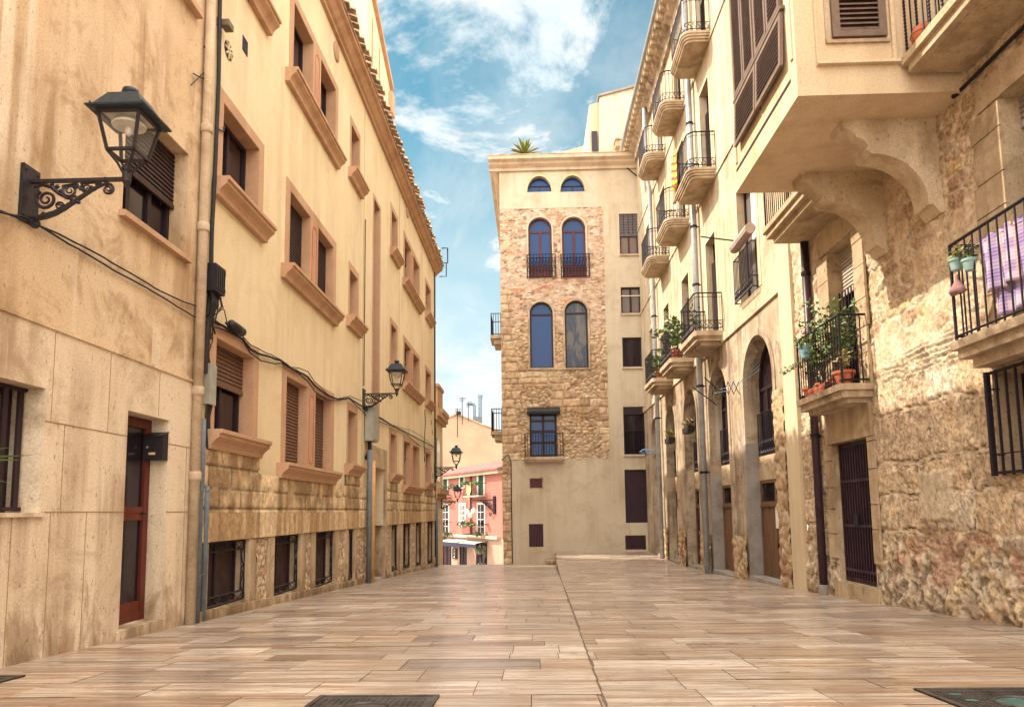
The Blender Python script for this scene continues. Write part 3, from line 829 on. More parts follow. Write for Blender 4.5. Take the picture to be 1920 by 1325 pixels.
# cornice and roof
zc_, zo_ = 10.85, 11.12
prof = [(0, zc_), (-.07, zc_), (-.07, zc_+.07), (-.13, zc_+.10), (-.22, zc_+.2), (-.30, zc_+.22), (-.30, zc_+.33), (0, zc_+.36)]
mb = MB(); mb.prism(prof, lambda a, b, t_: PL(t_, b, a), Y0+.02, Y1+.28); mb.build('cornice', M['trim'], apt)
mb = MB(); rng = random.Random(4)
nt_ = int((Y1+.3-Y0)/.225)
for i in range(nt_):
    u = Y0+.05+i*.225; e = rng.uniform(-.05, .05); lift = rng.uniform(0, .02)
    for k, (ya, za) in enumerate(((-.52+e, zc_+.34), (5.5, zc_+2.5))): pass
    n = 6; A = []; B = []
    for j in range(n+1):
        an = PI*j/n; du = -.098*math.cos(an); dz = .085*math.sin(an)
        A.append(PL(u+du, zc_+.35+lift+dz, -.44+e)); B.append(PL(u+du, zc_+2.9+dz, 5.8))
    for j in range(n): mb.quad(A[j], A[j+1], B[j+1], B[j])
    A2 = [PL(u-.06*math.cos(PI*j/n), zc_+.345+lift+.055*math.sin(PI*j/n), -.43+e) for j in range(n+1)]
    for j in range(n): mb.quad(A[j], A[j+1], A2[j+1], A2[j])
    mb.quad(PL(u+.07, zc_+.34, -.36), PL(u+.155, zc_+.34, -.36), PL(u+.155, zc_+2.86, 5.8), PL(u+.07, zc_+2.86, 5.8))
mb.pbox(PL, Y0, Y1+.25, zc_+.30, zc_+.345, -.33, .0)
mb.build('roof', M['roof_tile'], apt)
# ------------------------------------------------------------------ tower house closing the street
tower = empty('tower_house', (1.8, YT, -1), 'tall corner house with an exposed brick and stone panel and arched windows closing the street', 'house')
TX0, TX1, TZ = -1.30, 5.02, 16.55
th = [dict(u0=-.05, u1=1.04, v0=15.13, v1=15.87, arch=True, d=.28, rise=.70), dict(u0=1.44, u1=2.53, v0=15.10, v1=15.86, arch=True, d=.28, rise=.70)]
rw = [(4.02, 4.84, 12.15, 14.02), (4.0, 4.86, 9.47, 10.66), (4.0, 4.84, 7.08, 8.40), (3.95, 4.85, 3.27, 5.34), (3.93, 4.85, .36, 2.62), (3.88, 4.76, -.77, -.17)]
rh = [dict(u0=a, u1=b, v0=c, v1=e, d=.18) for a, b, c, e in rw]
sm = [dict(u0=-.18, u1=.45, v0=1.84, v1=2.35, d=.12), dict(u0=-.20, u1=.41, v0=-.61, v1=.36, d=.10)]
BR = (TX0, 3.31, 3.12, 14.36)                                   # the bare masonry panel
ar = [dict(u0=-.04, u1=1.01, v0=11.16, v1=13.93, arch=True, d=.22), dict(u0=1.46, u1=2.51, v0=11.14, v1=13.92, arch=True, d=.22),
      dict(u0=-.03, u1=.99, v0=7.10, v1=10.07, arch=True, d=.22), dict(u0=1.51, u1=2.52, v0=7.08, v1=10.10, arch=True, d=.22)]
bw = dict(u0=-.10, u1=1.07, v0=3.24, v1=5.12, d=.25)
mb = MB()
wall(mb, PT, TX0, TX1, BR[3], TZ, th); wall(mb, PT, BR[1], TX1, BR[2], BR[3], [h for h in rh if h['v0'] > 3.2])
wall(mb, PT, -.96, TX1, -3.5, BR[2], [h for h in rh if h['v1'] < 3]+sm)
mb.quad((TX0, YT, -4), (TX0, YT+17, -5), (TX0, YT+17, TZ), (TX0, YT, TZ)); mb.quad((TX0, YT, TZ), (TX1+1, YT, TZ), (TX1+1, YT+17, TZ), (TX0, YT+17, TZ))
mb.quad((TX1, YT, 10), (TX1, YT, TZ), (TX1, YT+17, TZ), (TX1, YT+17, 10))
mb.build('wall', M['tower_plaster'], tower)
def tower_fn(U, V):
    n = fbm(U*1.1, V*1.1, 40, 4); z = V+1.6*(n-.5)
    # stonework below, old brick above, big quoin blocks at the left edge
    Uw = U+.10*(fbm(U*2.2, V*2.2, 3)-.5); Vw = V+.14*(fbm(U*1.8, V*1.8, 4)-.5)
    bi, bd = courses(U, Vw*1.0, (.075, .085), (.22, .30), 5)
    ri, rd = rubble(Uw*1.0, Vw, .24, .15, 6, .98); ci, cd = courses(Uw, Vw, (.24, .42), (.3, .75), 7)
    Pb = [(.60, .45, .36), (.62, .49, .40), (.56, .41, .32), (.58, .46, .37), (.60, .48, .39), (.54, .37, .28), (.61, .47, .37), (.50, .29, .20)]
    Ps = [(.60, .45, .29), (.54, .385, .24), (.63, .49, .33), (.49, .34, .20), (.60, .43, .27), (.42, .285, .17)]
    mort = np.array((.52, .385, .25))
    brick = palette(bi, Pb); red = sstep(.56, .66, fbm(U*1.3, V*3.0, 44, 4))*(_h(np.floor(U*4).astype(np.int64), np.floor(V*12).astype(np.int64), 3) > .45)
    brick = brick*(.62+.76*fbm(U*9, V*14, 58, 4))[..., None]*(1-.75*red[..., None])+np.array((.42, .16, .085))*(.75*red[..., None])
    holes_ = sstep(.62, .70, fbm(U*5, V*9, 46, 3))*.65
    brick = brick*(1-holes_[..., None])+np.array((.13, .075, .05))*holes_[..., None]
    kb = sstep(.0, .014, bd)[..., None]; brick = mort*1.04*(1-kb)+brick*kb
    bigm = sstep(.55, .59, fbm(U*.9+3, V*.9, 50, 3)); bigm = np.maximum(bigm, 1-sstep(-.75, -.55, U+.25*(fbm(V*1.5, U*0, 9)-.5)))
    sid = np.where(bigm > .5, ci, ri); sd = np.where(bigm > .5, cd, rd)
    st = palette(sid, Ps)*(.62+.72*fbm(U*7, V*7, 52, 5))[..., None]
    ks = sstep(-.004, .018, sd)[..., None]; st = np.array((.22, .14, .085))*(1-ks)+st*ks
    up = sstep(8.6, 9.4, z)
    up = up*sstep(-.85, -.6, U+.3*(fbm(V*1.5, U*0, 9)-.5)+sstep(10.5, 10.9, V)*2)
    u_ = up[..., None]
    C = st*(1-u_)+brick*u_
    D = (1-up)*(.05*sstep(0, .06, sd)*(.5+fbm(U*5, V*5, 54))+.02*(sid-.5))+up*(.012*sstep(0, .02, bd)-.03*holes_)
    pale = sstep(.52, .7, fbm(U*.8, V*.8, 57, 3))*.18
    C = C*(1-pale[..., None])+np.array((.66, .52, .38))*pale[..., None]
    return D-.012, np.clip(C, .02, 1)
masonry('brick_panel', tower, PT, TX0, 3.31, 3.12, 14.36, .032, ar+[bw], tower_fn, M['tower_stone'])
masonry('quoin_strip', tower, PT, TX0, -.955, -3., 3.12, .035, [], tower_fn, M['tower_stone'])
mb = MB()
for h in ar+[bw]:                                               # plain reveals behind the masonry panel
    d = .24
    if h.get('arch'):
        ap = [(h['u0'], h['v0'])]+arch_pts(h)+[(h['u1'], h['v0'])]
    else: ap = [(h['u0'], h['v0']), (h['u0'], h['v1']), (h['u1'], h['v1']), (h['u1'], h['v0'])]
    for (x0, z0), (x1, z1) in zip(ap, ap[1:]+ap[:1]):
        mb.quad(PT(x0, z0, -.03), PT(x1, z1, -.03), PT(x1, z1, d), PT(x0, z0, d))
mb.build('reveal', M['tower_plaster'], tower)
def arch_ring(parent, P, h, wd, w0, w1, mat, name='arch_trim', wi=-.032):
    mb = MB(); a = arch_pts(h, 20); b = arch_pts(dict(u0=h['u0']-wd, u1=h['u1']+wd, v1=h['v1']+wd, v0=h['v0']), 20)
    a = [(h['u0'], h['v0'])]+a+[(h['u1'], h['v0'])]; b = [(h['u0']-wd, h['v0'])]+b+[(h['u1']+wd, h['v0'])]
    for i in range(len(a)-1):
        mb.quad(P(*a[i], w0), P(*a[i+1], w0), P(*b[i+1], w0), P(*b[i], w0))
        mb.quad(P(*b[i], w0), P(*b[i+1], w0), P(*b[i+1], w1), P(*b[i], w1)); mb.quad(P(*a[i], w0), P(*a[i+1], w0), P(*a[i+1], wi), P(*a[i], wi))
    return mb.build(name, mat, parent)
for i, h in enumerate(ar):
    arch_ring(tower, PT, h, .07, -.055, .02, M['balc_stone'] if i > 1 else M['tower_plaster'])
    if i < 2:
        f = window(tower, PT, h['u0'], h['u1'], h['v0'], h['v1'], .14, M['frame_red'], M['glass_blue'], 1, (h['v1']-.62,), .085, arch=True)
        mb = MB()
        for q in (0, 1):
            x0 = h['u0']+.09+q*.47; mb.pbox(PT, x0, x0+.41, h['v0']+.05, h['v0']+.62, .136, .17)
        mb.build('lower_panel', M['frame_red'], f)
        rl = MB(); z0, z1 = h['v0'], h['v0']+1.05                # iron guard set close to the wall
        x0, x1 = h['u0']-.06, h['u1']+.14
        for z in (z0+.03, z0+.28, z1-.16, z1): rl.tube([PT(x0, z, -.02), PT(x0, z, -.085), PT(x1, z, -.085), PT(x1, z, -.02)], .014, 4)
        for k in range(10):
            x = x0+(x1-x0)*k/9; rl.tube([PT(x, z0, -.085), PT(x, z1, -.085)], .012 if 0 < k < 9 else .02, 4)
        for k in range(9):
            xa, xb = x0+(x1-x0)*k/9, x0+(x1-x0)*(k+1)/9
            rl.tube([PT(xa, z0+.28, -.085), PT(xb, z1-.16, -.085)], .008, 4); rl.tube([PT(xb, z0+.28, -.085), PT(xa, z1-.16, -.085)], .008, 4)
        rl.build('railing', M['iron'], f)
    else:
        window(tower, PT, h['u0'], h['u1'], h['v0'], h['v1'], .12, M['frame_dark'], M['glass_blue'] if i == 2 else M['glass_painted_reflection'], 0, (h['v1']-.55,), .07, arch=True)
        mb = MB(); mb.pbox(PT, h['u0']-.08, h['u1']+.08, h['v0']-.07, h['v0'], -.08, .2); mb.build('sill', M['balc_stone'], tower)
for h in th:
    mb = MB(); a = arch_pts(h); a = [(h['u1'], h['v0'])]+[(h['u0'], h['v0'])]+a
    mb.add([PT(x, z, .24) for x, z in a], [tuple(range(len(a)))]); g = mb.build('window', M['glass_blue'], tower)
    mb = MB(); mb.pbox(PT, h['u0']+.0, h['u1'], h['v0']+.34, h['v0']+.37, .20, .235); mb.pbox(PT, (h['u0']+h['u1'])/2-.02, (h['u0']+h['u1'])/2+.02, h['v0'], h['v0']+.33, .20, .235); mb.build('window_bar', M['frame_dark'], g)
    hh = dict(h); ap = arch_pts(h)
    mb = MB()
    for (x0, z0), (x1, z1) in zip(ap[:-1], ap[1:]):
        cx = (h['u0']+h['u1'])/2; s = lambda x, z: (cx+(x-cx)*1.10, h['v1']-h['rise']+(z-h['v1']+h['rise'])*1.12)
        mb.quad(PT(x0, z0, -.02), PT(x1, z1, -.02), PT(*s(x1, z1), -.02), PT(*s(x0, z0), -.02))
    mb.build('arch_trim', plain('lemon_trim', (.62, .50, .25), .85), tower)
# French window with balcony and rolled blind
f = window(tower, PT, -.10, 1.07, 3.24, 5.12, .14, M['frame_dark'], M['glass_blue'], 1, (3.85, 4.35, 4.80), .085)
mb = MB(); mb.pbox(PT, -.13, 1.10, 4.95, 5.12, .02, .2) if False else None
mb.tube([PT(-.20, 5.18, -.10), PT(.5, 5.17, -.10), PT(1.22, 5.18, -.10)], .13, 10); mb.pbox(PT, -.19, 1.21, 5.20, 5.36, -.12, .0)
mb.build('rolled_blind', plain('charcoal_cloth', (.045, .045, .05), .8), f)
b = MB(); b.pbox(PT, -.36, 1.36, 3.08, 3.20, -.42, .0); b.pbox(PT, -.30, 1.30, 3.0, 3.08, -.36, .0)
bo = b.build('balcony', M['balc_stone'], tower)
rl = MB()
for z in (3.26, 4.22): rl.tube([PT(-.31, z, 0), PT(-.31, z, -.38), PT(1.31, z, -.38), PT(1.31, z, 0)], .016, 4)
for k in range(15):
    x = -.31+1.62*k/14; rl.tube([PT(x, 3.2, -.38), PT(x, 4.22, -.38)], .011 if k % 14 else .02, 4)
rl.build('railing', M['iron'], bo)
# right-hand column of windows
for i, (h, (a, b_, c, e)) in enumerate(zip(rh, rw)):
    if i == 4:
        mb = MB(); mb.pbox(PT, a, b_, c, 1.72, .06, .09); mb.pbox(PT, a, b_, 1.76, e, .09, .12); o = mb.build('door_panel', M['door_purple'], tower)
        mb = MB(); frame_rect(mb, PT, a, b_, c, e, .05, .04, .09, (), (1.74,)); mb.build('frame', M['frame_dark'], o)
        continue
    if i == 5:
        mb = MB(); mb.pbox(PT, a, b_, c, e, .05, .09); o = mb.build('hatch', M['door_purple'], tower)
        mb = MB(); frame_rect(mb, PT, a, b_, c, e, .04, .03, .06); mb.build('frame', M['frame_red'], o); continue
    f = window(tower, PT, a, b_, c, e, .10, M['frame_red'] if i == 0 else M['frame_dark'], M['glass_grey'] if i in (0, 1) else M['glass'], 1, (), .07, .52 if i == 0 else 0., plain('grey_slats', (.12, .105, .11), .6) if i == 0 else None, pitch=.11)
    if i == 0:
        mb = MB()
        for k in range(1, 4): mb.pbox(PT, a+.2*k-.01, a+.2*k+.01, e-.95, e, .04, .055)
        mb.build('shutter_bar', M['frame_dark'], f)
    mb = MB(); mb.pbox(PT, a-.04, b_+.06, c-.08, c, -.07, .1); mb.build('sill', M['balc_stone'] if i == 0 else M['tower_plaster'], tower)
    if i == 3:
        rl = MB(); rl.pbox(PT, a, b_, c+1.0, c+1.03, -.03, -.0)
        for k in range(13): x = a+.02+(b_-a-.04)*k/12; rl.tube([PT(x, c, -.015), PT(x, c+1.0, -.015)], .010, 4)
        rl.build('railing', M['iron'], f)
        mb = MB(); mb.pbox(PT, a+.01, b_-.01, e-.34, e-.01, .03, .09); mb.build('roller_shutter', M['frame_dark'], f)
    if i == 1:
        rl = MB(); rl.pbox(PT, a, b_, c+.78, c+.81, .0, .03); rl.build('rail', M['white'], f)
o = None
mb = MB(); mb.pbox(PT, *(-.18, .45), 1.84, 2.35, .08, .1); o = mb.build('small_window', M['frame_red'], tower)
mb = MB(); frame_rect(mb, PT, -.18, .45, 1.84, 2.35, .05, -.01, .07); mb.build('frame', M['balc_stone'], o)
mb = MB(); mb.pbox(PT, -.2, .41, -.61, .36, .06, .1); o = mb.build('vent_panel', M['frame_red'], tower)
mb = MB()
for k in range(9): x = -.17+.55*k/8; mb.pbox(PT, x-.012, x+.012, -.60, .35, .01, .055)
mb.build('bars', M['frame_dark'], o)
# crowning cornice, returned along the left flank
prof = [(0, 16.1), (-.10, 16.1), (-.10, 16.22), (-.26, 16.34), (-.30, 16.42), (-.46, 16.5), (-.46, 16.66), (0, 16.66)]
mb = MB(); mb.prism([(a, b) for a, b in prof], lambda a, b, t_: (t_, YT+a, b), TX0-.46, TX1)
mb.prism([(a, b) for a, b in prof], lambda a, b, t_: (TX0+a, t_, b+.002), YT+.003, YT+17)
mb.build('cornice', M['pale_trim'], tower)
mb = MB(); mb.box(TX0-.48, TX1, YT-.48, YT+17, 16.665, 16.70); mb.build('roof_edge', M['roof_tile'], tower)
# balconies on the flank
for y, z in ((33.5, 9.25), (33.2, 4.62)):
    b = MB(); b.box(TX0-.62, TX0, y, y+1.6, z-.16, z); b.box(TX0-.45, TX0, y+.1, y+1.5, z-.42, z-.16); bo = b.build('balcony', M['balc_stone'], tower)
    rl = MB()
    for zz_ in (z+.05, z+1.05): rl.tube([(TX0, y+.03, zz_), (TX0-.58, y+.03, zz_), (TX0-.58, y+1.57, zz_), (TX0, y+1.57, zz_)], .02, 4)
    for k in range(6): x = TX0-.58*k/5; rl.tube([(x, y+.03, z), (x, y+.03, z+1.05)], .014, 4)
    for k in range(10): yy = y+.03+1.54*k/9; rl.tube([(TX0-.58, yy, z), (TX0-.58, yy, z+1.05)], .014, 4)
    rl.build('railing', M['iron'], bo)
mb = MB(); mb.tube([(-1.33, 30.93, 3.1), (-1.05, 30.93, 3.35), (-.93, 30.93, 3.05), (-.92, 30.93, -1.3)], .02, 5)
tag(mb.build('cable', M['cable']), 'thin dark cable dropping down the stone edge of the corner house', 'cable')

# ------------------------------------------------------------------ taller house behind the tower
annex = empty('rooftop_house', (8, 46, 0), 'pale house with a sloping parapet rising behind the flat roof of the corner house', 'house')
YA = 38.
def A_(px, py, Y=YA): x, z = onY(px, py, Y); return (x, z)
mb = MB()
pl = [A_(1124, 293), A_(1124, 183), A_(1200, 161), A_(1262, 161), A_(1262, 293)]
mb.prism(pl, lambda a, b, t_: (a, t_, b), YA, YA+7)
mb.build('wall', M['tower_plaster'], annex)
mb = MB(); a0 = A_(1124, 183); a1 = A_(1200, 161)
mb.prism([(a0[0]-.1, a0[1]), (a1[0]+2, a1[1]+.45), (a1[0]+2, a1[1]+.62), (a0[0]-.1, a0[1]+.12)], lambda a, b, t_: (a, t_, b), YA-.12, YA+7); mb.build('parapet_cap', M['concrete'], annex)
mb = MB(); l0 = A_(1105, 293, YA+.6); l1 = A_(1122, 193, YA+.6)
mb.prism([(l0[0]-.1, l0[1]-2), (l1[0]+.2, l0[1]-2), (l1[0]+.2, l1[1]), (l0[0]+.05, l1[1]-.25)], lambda a, b, t_: (a, t_, b), YA+.4, YA+6); mb.build('side_wall', M['pilaster'], annex)
w0 = A_(1110, 290, YA+.3); w1 = A_(1120, 246, YA+.3)
mb = MB(); mb.box(w0[0], w1[0], YA+.28, YA+.34, w0[1]-.4, w1[1]); mb.build('window', M['glass'], annex)
b0 = A_(1154, 277, YA-.3); b1 = A_(1192, 265, YA-.3)
mb = MB(); mb.box(b0[0], b1[0]+1.2, YA-.5, YA, b0[1], b1[1]); mb.box(b0[0]-.05, b1[0]+1.2, YA-.6, YA, b1[1], b1[1]+.08); mb.build('moulding', M['quoin'], annex)
mb = MB(); c0 = A_(1030, 292, 44); c1 = A_(1108, 262, 44); mb.prism([(c0[0], c0[1]-1), (c1[0]+1, c0[1]-1), (c1[0]+1, c1[1]), (c0[0], c0[1])], lambda a, b, t_: (a, t_, b), 44, 48); mb.build('lean_to', M['tower_plaster'], annex)
# ------------------------------------------------------------------ arcaded house on the right
arc = empty('arcade_house', (XR, 22, -.8), 'cream house with iron balconies above a row of tall ground-floor arches on the right', 'house')
RY0, RY1, RZ = 13.05, 31.2, 16.55
AC = (15.40, 18.72, 22.05, 25.2, 28.4)
AW = (1.0, .95, .88, .85, .85)
ATOP = (4.60, 4.58, 4.58, 4.56, 4.48)
ah = []
for c, hw, tp in zip(AC, AW, ATOP):
    ah.append(dict(u0=c-hw, u1=c+hw, v0=zr(c)-.02, v1=tp, arch=True, d=.42))
uh = []
BC = (18.78, 22.0, 25.2)                                        # balcony axes
FL = (5.36, 9.66, 13.42)                                        # balcony floors
for fi, z in enumerate(FL):
    for c in BC+(28.4,):
        uh.append(dict(u0=c-.5, u1=c+.5, v0=z+(.0 if c < 28 else .5), v1=z+(2.75 if fi < 2 else 2.2), d=.3))
uh.append(dict(u0=14.95, u1=16.25, v0=5.55, v1=8.2, d=.28)); uh.append(dict(u0=14.95, u1=16.1, v0=9.7, v1=12.3, d=.28))
mb = MB(); wall(mb, PR, RY0, RY1, 5.28, RZ, uh)
mb.quad(PR(RY0, 5, 0), PR(RY0, RZ, 0), PR(RY0, RZ, 6), PR(RY0, 5, 6))
mb.build('wall', M['arc_wall'], arc)
mb = MB(); wall(mb, PR, RY0, RY1, -2., 5.06, ah); mb.build('arcade_wall', M['arc_base'], arc)
mb = MB(); mb.pbox(PR, 13.7, RY1, 5.06, 5.28, -.05, .02); mb.build('string_course', M['arc_wall'], arc)
for z in (9.42, 13.18):
    mb = MB(); mb.pbox(PR, 13.7, RY1, z, z+.10, -.035, .0); mb.build('string_course', M['arc_wall'], arc)
mb = MB(); mb.pbox(PR, 13.02, 13.66, -1.5, RZ-.2, -.07, .0); mb.build('corner_pilaster', M['pilaster'], arc)
for h in uh:                                                    # smooth plaster bands framing each upper window
    mb = MB(); band(mb, PR, h['u0'], h['u1'], h['v0'], h['v1'], .17, .17, .014); mb.build('window_surround', M['pilaster'], arc)
# eaves
prof = [(0, RZ-.25), (-.12, RZ-.25), (-.16, RZ), (-.34, RZ+.10), (-.38, RZ+.22), (-.60, RZ+.34), (-.60, RZ+.50), (0, RZ+.52)]
mb = MB(); mb.prism(prof, lambda a, b, t_: PR(t_, b, a), RY0+.0, RY1-.0); mb.build('eaves_cornice', M['arc_base'], arc)
for k in range(42):
    u = RY0+.3+k*.43; mb = MB(); mb.pbox(PR, u-.07, u+.07, RZ+.16, RZ+.335, -.58, -.2); mb.build('eaves_bracket', M['quoin'], arc)
mb = MB(); mb.tube([PR(RY0, RZ+.52, -.62), PR(RY1, RZ+.52, -.62)], .09, 8); mb.build('gutter', M['pipe_grey'], arc)
mb = MB(); mb.prism([(-.6, RZ+.53), (5, RZ+2.4), (5, RZ+.53)], lambda a, b, t_: PR(t_, b, a), RY0, RY1); mb.build('roof', M['roof_tile'], arc)
cx_, cz_ = 5.6, 18.1
mb = MB(); mb.box(5.35, 6.1, 26.3, 27.2, 16.9, 19.6); mb.build('chimney', M['trim'], arc)
mb = MB(); mb.tube([(4.75, 29.8, 17), (4.75, 29.8, 19.2)], .02, 5); mb.tube([(4.6, 29.8, 19.1), (4.95, 29.8, 19.1)], .012, 4); mb.build('mast', M['iron'], arc)

def slab_outline(u0, u1, pr, rr, n=6, sh=0.):
    """plan of a balcony slab (u, w): rounded outer corners"""
    u0 += sh; u1 -= sh; pr -= sh; rr = max(.02, rr-sh*.5)
    pts = [(u1, 0.)]
    for k in range(n+1): a = PI/2*k/n; pts.append((u1-rr+rr*math.cos(a), -(pr-rr+rr*math.sin(a))))
    for k in range(n+1): a = PI/2*k/n; pts.append((u0+rr-rr*math.sin(a), -(pr-rr+rr*math.cos(a))))
    pts.append((u0, 0.))
    return pts
def balcony(parent, P, u0, u1, z, pr, rr, rail=.98, mat=None, th=.40, nb=26, scroll=True, steps=((0, 1.), (.03, .72), (.09, .45), (.15, .2))):
    mb = MB(); lay = []
    for k, (sh, tq) in enumerate(steps):
        zt = z-th*(1-tq); zb = z-th*(1-(steps[k+1][1] if k+1 < len(steps) else 0.))
        o = slab_outline(u0, u1, pr, rr, 6, sh)
        zt2 = zt if k == 0 else zt-.0
        mb.prism(o, lambda a, b, t_: P(a, t_, b), zb, zt2-(.002 if k else 0))
    bo = mb.build('balcony', mat or M['balc_stone'], parent)
    o = slab_outline(u0, u1, pr, rr, 6, .05)
    seg = [0.]
    for p, q in zip(o[:-1], o[1:]): seg.append(seg[-1]+math.hypot(p[0]-q[0], p[1]-q[1]))
    def at(s):
        for i in range(len(seg)-1):
            if s <= seg[i+1] or i == len(seg)-2:
                t_ = (s-seg[i])/max(1e-6, seg[i+1]-seg[i]); return (o[i][0]+(o[i+1][0]-o[i][0])*t_, o[i][1]+(o[i+1][1]-o[i][1])*t_)
    rl = MB()
    rl.tube([P(a, z+rail, b) for a, b in o], .020, 5); rl.tube([P(a, z+.08, b) for a, b in o], .012, 4)
    if scroll: rl.tube([P(a, z+.27, b) for a, b in o], .009, 4); rl.tube([P(a, z+rail-.10, b) for a, b in o], .008, 4)
    for k in range(nb+1):
        a, b = at(seg[-1]*k/nb); rl.tube([P(a, z-.01, b), P(a, z+rail, b)], .009 if 0 < k < nb else .014, 4)
    if scroll:
        for k in range(nb):
            pts = []
            for j in range(9):
                q = j/8; a, b = at(seg[-1]*(k+.5+.36*math.sin(q*2*PI))/nb); pts.append(P(a, z+.09+.17*q, b))
            rl.tube(pts, .008, 4)
    rl.build('railing', M['iron'], bo)
    return bo
for fi, z in enumerate(FL):
    for ci, c in enumerate(BC):
        hw = .93
        balcony(arc, PR, c-hw, c+hw, z, .74, .24 if fi else .12, .98, th=.25 if fi else .34, steps=((0, 1.), (.025, .74), (.06, .5), (.10, .26)) if fi else ((0, 1.), (.04, .62), (.07, .5), (.20, .28)))
for h in uh:
    c = (h['u0']+h['u1'])/2
    if h['v0'] == 5.55 and c < 16: continue
    f = window(arc, PR, h['u0'], h['u1'], h['v0'], h['v1'], .2, M['frame_dark'], M['glass'], 1, (h['v0']+.9,), .06, name='french_window')
    s = MB(); hh = h['v1']-h['v0']
    slats(s, PR, h['u0']+.02, h['u0']+.49, h['v0']+.02, h['v0']+hh*.8, .12, .05); s.build('shutter', M['shutter'], f)
    s = MB(); slats(s, PR, h['u1']-.49, h['u1']-.02, h['v0']+.02, h['v0']+hh*.8, .125, .05); s.build('shutter', M['shutter'], f)
# window with a shallow grille and a rolled-up awning
f = window(arc, PR, 14.95, 16.25, 5.55, 8.2, .16, M['frame_dark'], M['glass_grey'], 1, (), .06)
mb = MB(); mb.pbox(PR, 14.97, 15.55, 6.75, 8.18, .10, .15); mb.build('curtain', M['white'], f)
rl = MB()
for z in (5.57, 5.80, 6.56): rl.tube([PR(14.93, z, -.02), PR(14.93, z, -.14), PR(16.27, z, -.14), PR(16.27, z, -.02)], .014, 4)
for k in range(14):
    u = 14.93+1.34*k/13; rl.tube([PR(u, 5.55, -.14), PR(u, 6.56, -.14)], .011, 4)
    if k < 13: rl.tube([PR(u+.05+.035*math.sin(j*PI/4), 5.58+.21*j/8, -.14) for j in range(9)], .008, 4)
rl.build('railing', M['iron'], f)
mb = MB(); mb.tube([PR(14.98, 6.86, -.12), PR(16.22, 6.86, -.12)], .12, 10); mb.build('rolled_awning', plain('awning_cloth', (.42, .32, .27), .85), f)
mb = MB(); mb.tube([PR(16.1, 7.0, -.1), PR(16.3, 7.2, -.85)], .018, 5); mb.build('awning_arm', M['iron'], f)
# ground-floor arches: deep jambs, glazed upper half with railing, plank door below
DC = [M['door_brown'], M['door_brown'], M['door_purple'], M['white'], M['door_purple']]
for i, (c, hw, tp, h) in enumerate(zip(AC, AW, ATOP, ah)):
    g0 = zr(c)
    arch_ring(arc, PR, dict(u0=c-hw, u1=c+hw, v0=g0-.3, v1=tp), .16, -.022, .0, M['arc_base'], 'arch_trim', -.002)
    a, b = c-hw, c+hw
    f = window(arc, PR, a+.003, b-.003, 2.05, tp-.003, .34, M['frame_dark'], M['glass'], 3, (3.55,), .07, arch=True, name='arched_window')
    rl = MB()
    for z in (2.12, 2.38, 3.0): rl.tube([PR(a+.02, z, .27), PR(b-.02, z, .27)], .014, 4)
    n = 14
    for k in range(n+1):
        u = a+.03+(b-a-.06)*k/n; rl.tube([PR(u, 2.08, .27), PR(u, 3.0, .27)], .011, 4)
        if k < n: rl.tube([PR(u+.06+.045*math.sin(j*PI/4), 2.13+.25*j/8, .27) for j in range(9)], .009, 4)
    rl.build('railing', M['iron'], f)
    mb = MB(); mb.pbox(PR, a, b, 1.52, 2.05, .25, .42); mb.build('spandrel', M['quoin'] if i != 2 else M['roof_tile'], arc)
    mb = MB(); frame_rect(mb, PR, a, b, .98, 1.52, .07, .26, .36, (c,)); vg = mb.build('vent_grille', M['door_brown'], arc)
    mb = MB()
    for k in range(17):
        u = a+.1+(b-a-.2)*k/16; mb.tube([PR(u+.02*math.sin(j*PI/2), 1.05+.42*j/6, .31) for j in range(7)], .011, 4)
    mb.build('bars', M['iron'], vg)
    mb = MB(); mb.pbox(PR, a+.05, b-.05, 1.0, 1.5, .37, .38); mb.build('screen', M['frame_dark'], vg)
    mb = MB(); np_ = 15
    for k in range(np_):
        u = a+.05+(b-a-.1)*k/np_; mb.pbox(PR, u+.004, u+(b-a-.1)/np_-.004, g0+.08, .96, .28+.004*(k % 2), .33)
    dd = mb.build('door', DC[i], arc)
    mb = MB(); mb.pbox(PR, a, b, .94, .98, .24, .36); mb.pbox(PR, a, a+.05, g0, .94, .25, .36); mb.pbox(PR, b-.05, b, g0, .94, .25, .36); mb.build('door_frame', M['door_brown'], dd)
    mb = MB(); mb.pbox(PR, c-.03, c+.03, .05, .17, .255, .28); mb.build('handle', M['iron'], dd)
    mb = MB(); mb.pbox(PR, a-.1, b+.1, g0-.4, g0+.075, -.06 if i < 2 else -.02, .42); mb.build('threshold', M['concrete'], arc)
    # cement patch on the far jamb and stone plinths between arches
    if i < 2: mb = MB(); mb.pbox(PR, b-.012, b+.15, g0-.2, 2.35-.5*i, -.026, .26); mb.build('jamb_patch', M['concrete'], arc)
for (a, b) in ((13.68, 14.30), (16.52, 17.62), (19.8, 21.05), (23.05, 24.25), (26.15, 27.45)):
    def pf(U, V):
        idv, d = rubble(U, V, .28, .2, 71, .9); f = fbm(U*8, V*8, 72)
        edge = sstep(0, .12, V-zr(20)+.0)
        c = palette(idv, [(.50, .36, .21), (.44, .31, .18), (.52, .40, .26), (.36, .20, .12)])*(.8+.4*f)[..., None]
        return .045+.03*f+.03*sstep(0, .05, d), c
    zt = .28 if a > 14 else 3.2
    masonry('plinth_stone', arc, PR, a, b, zr(b)-.25, zt, .035, [], pf, M['stone'])
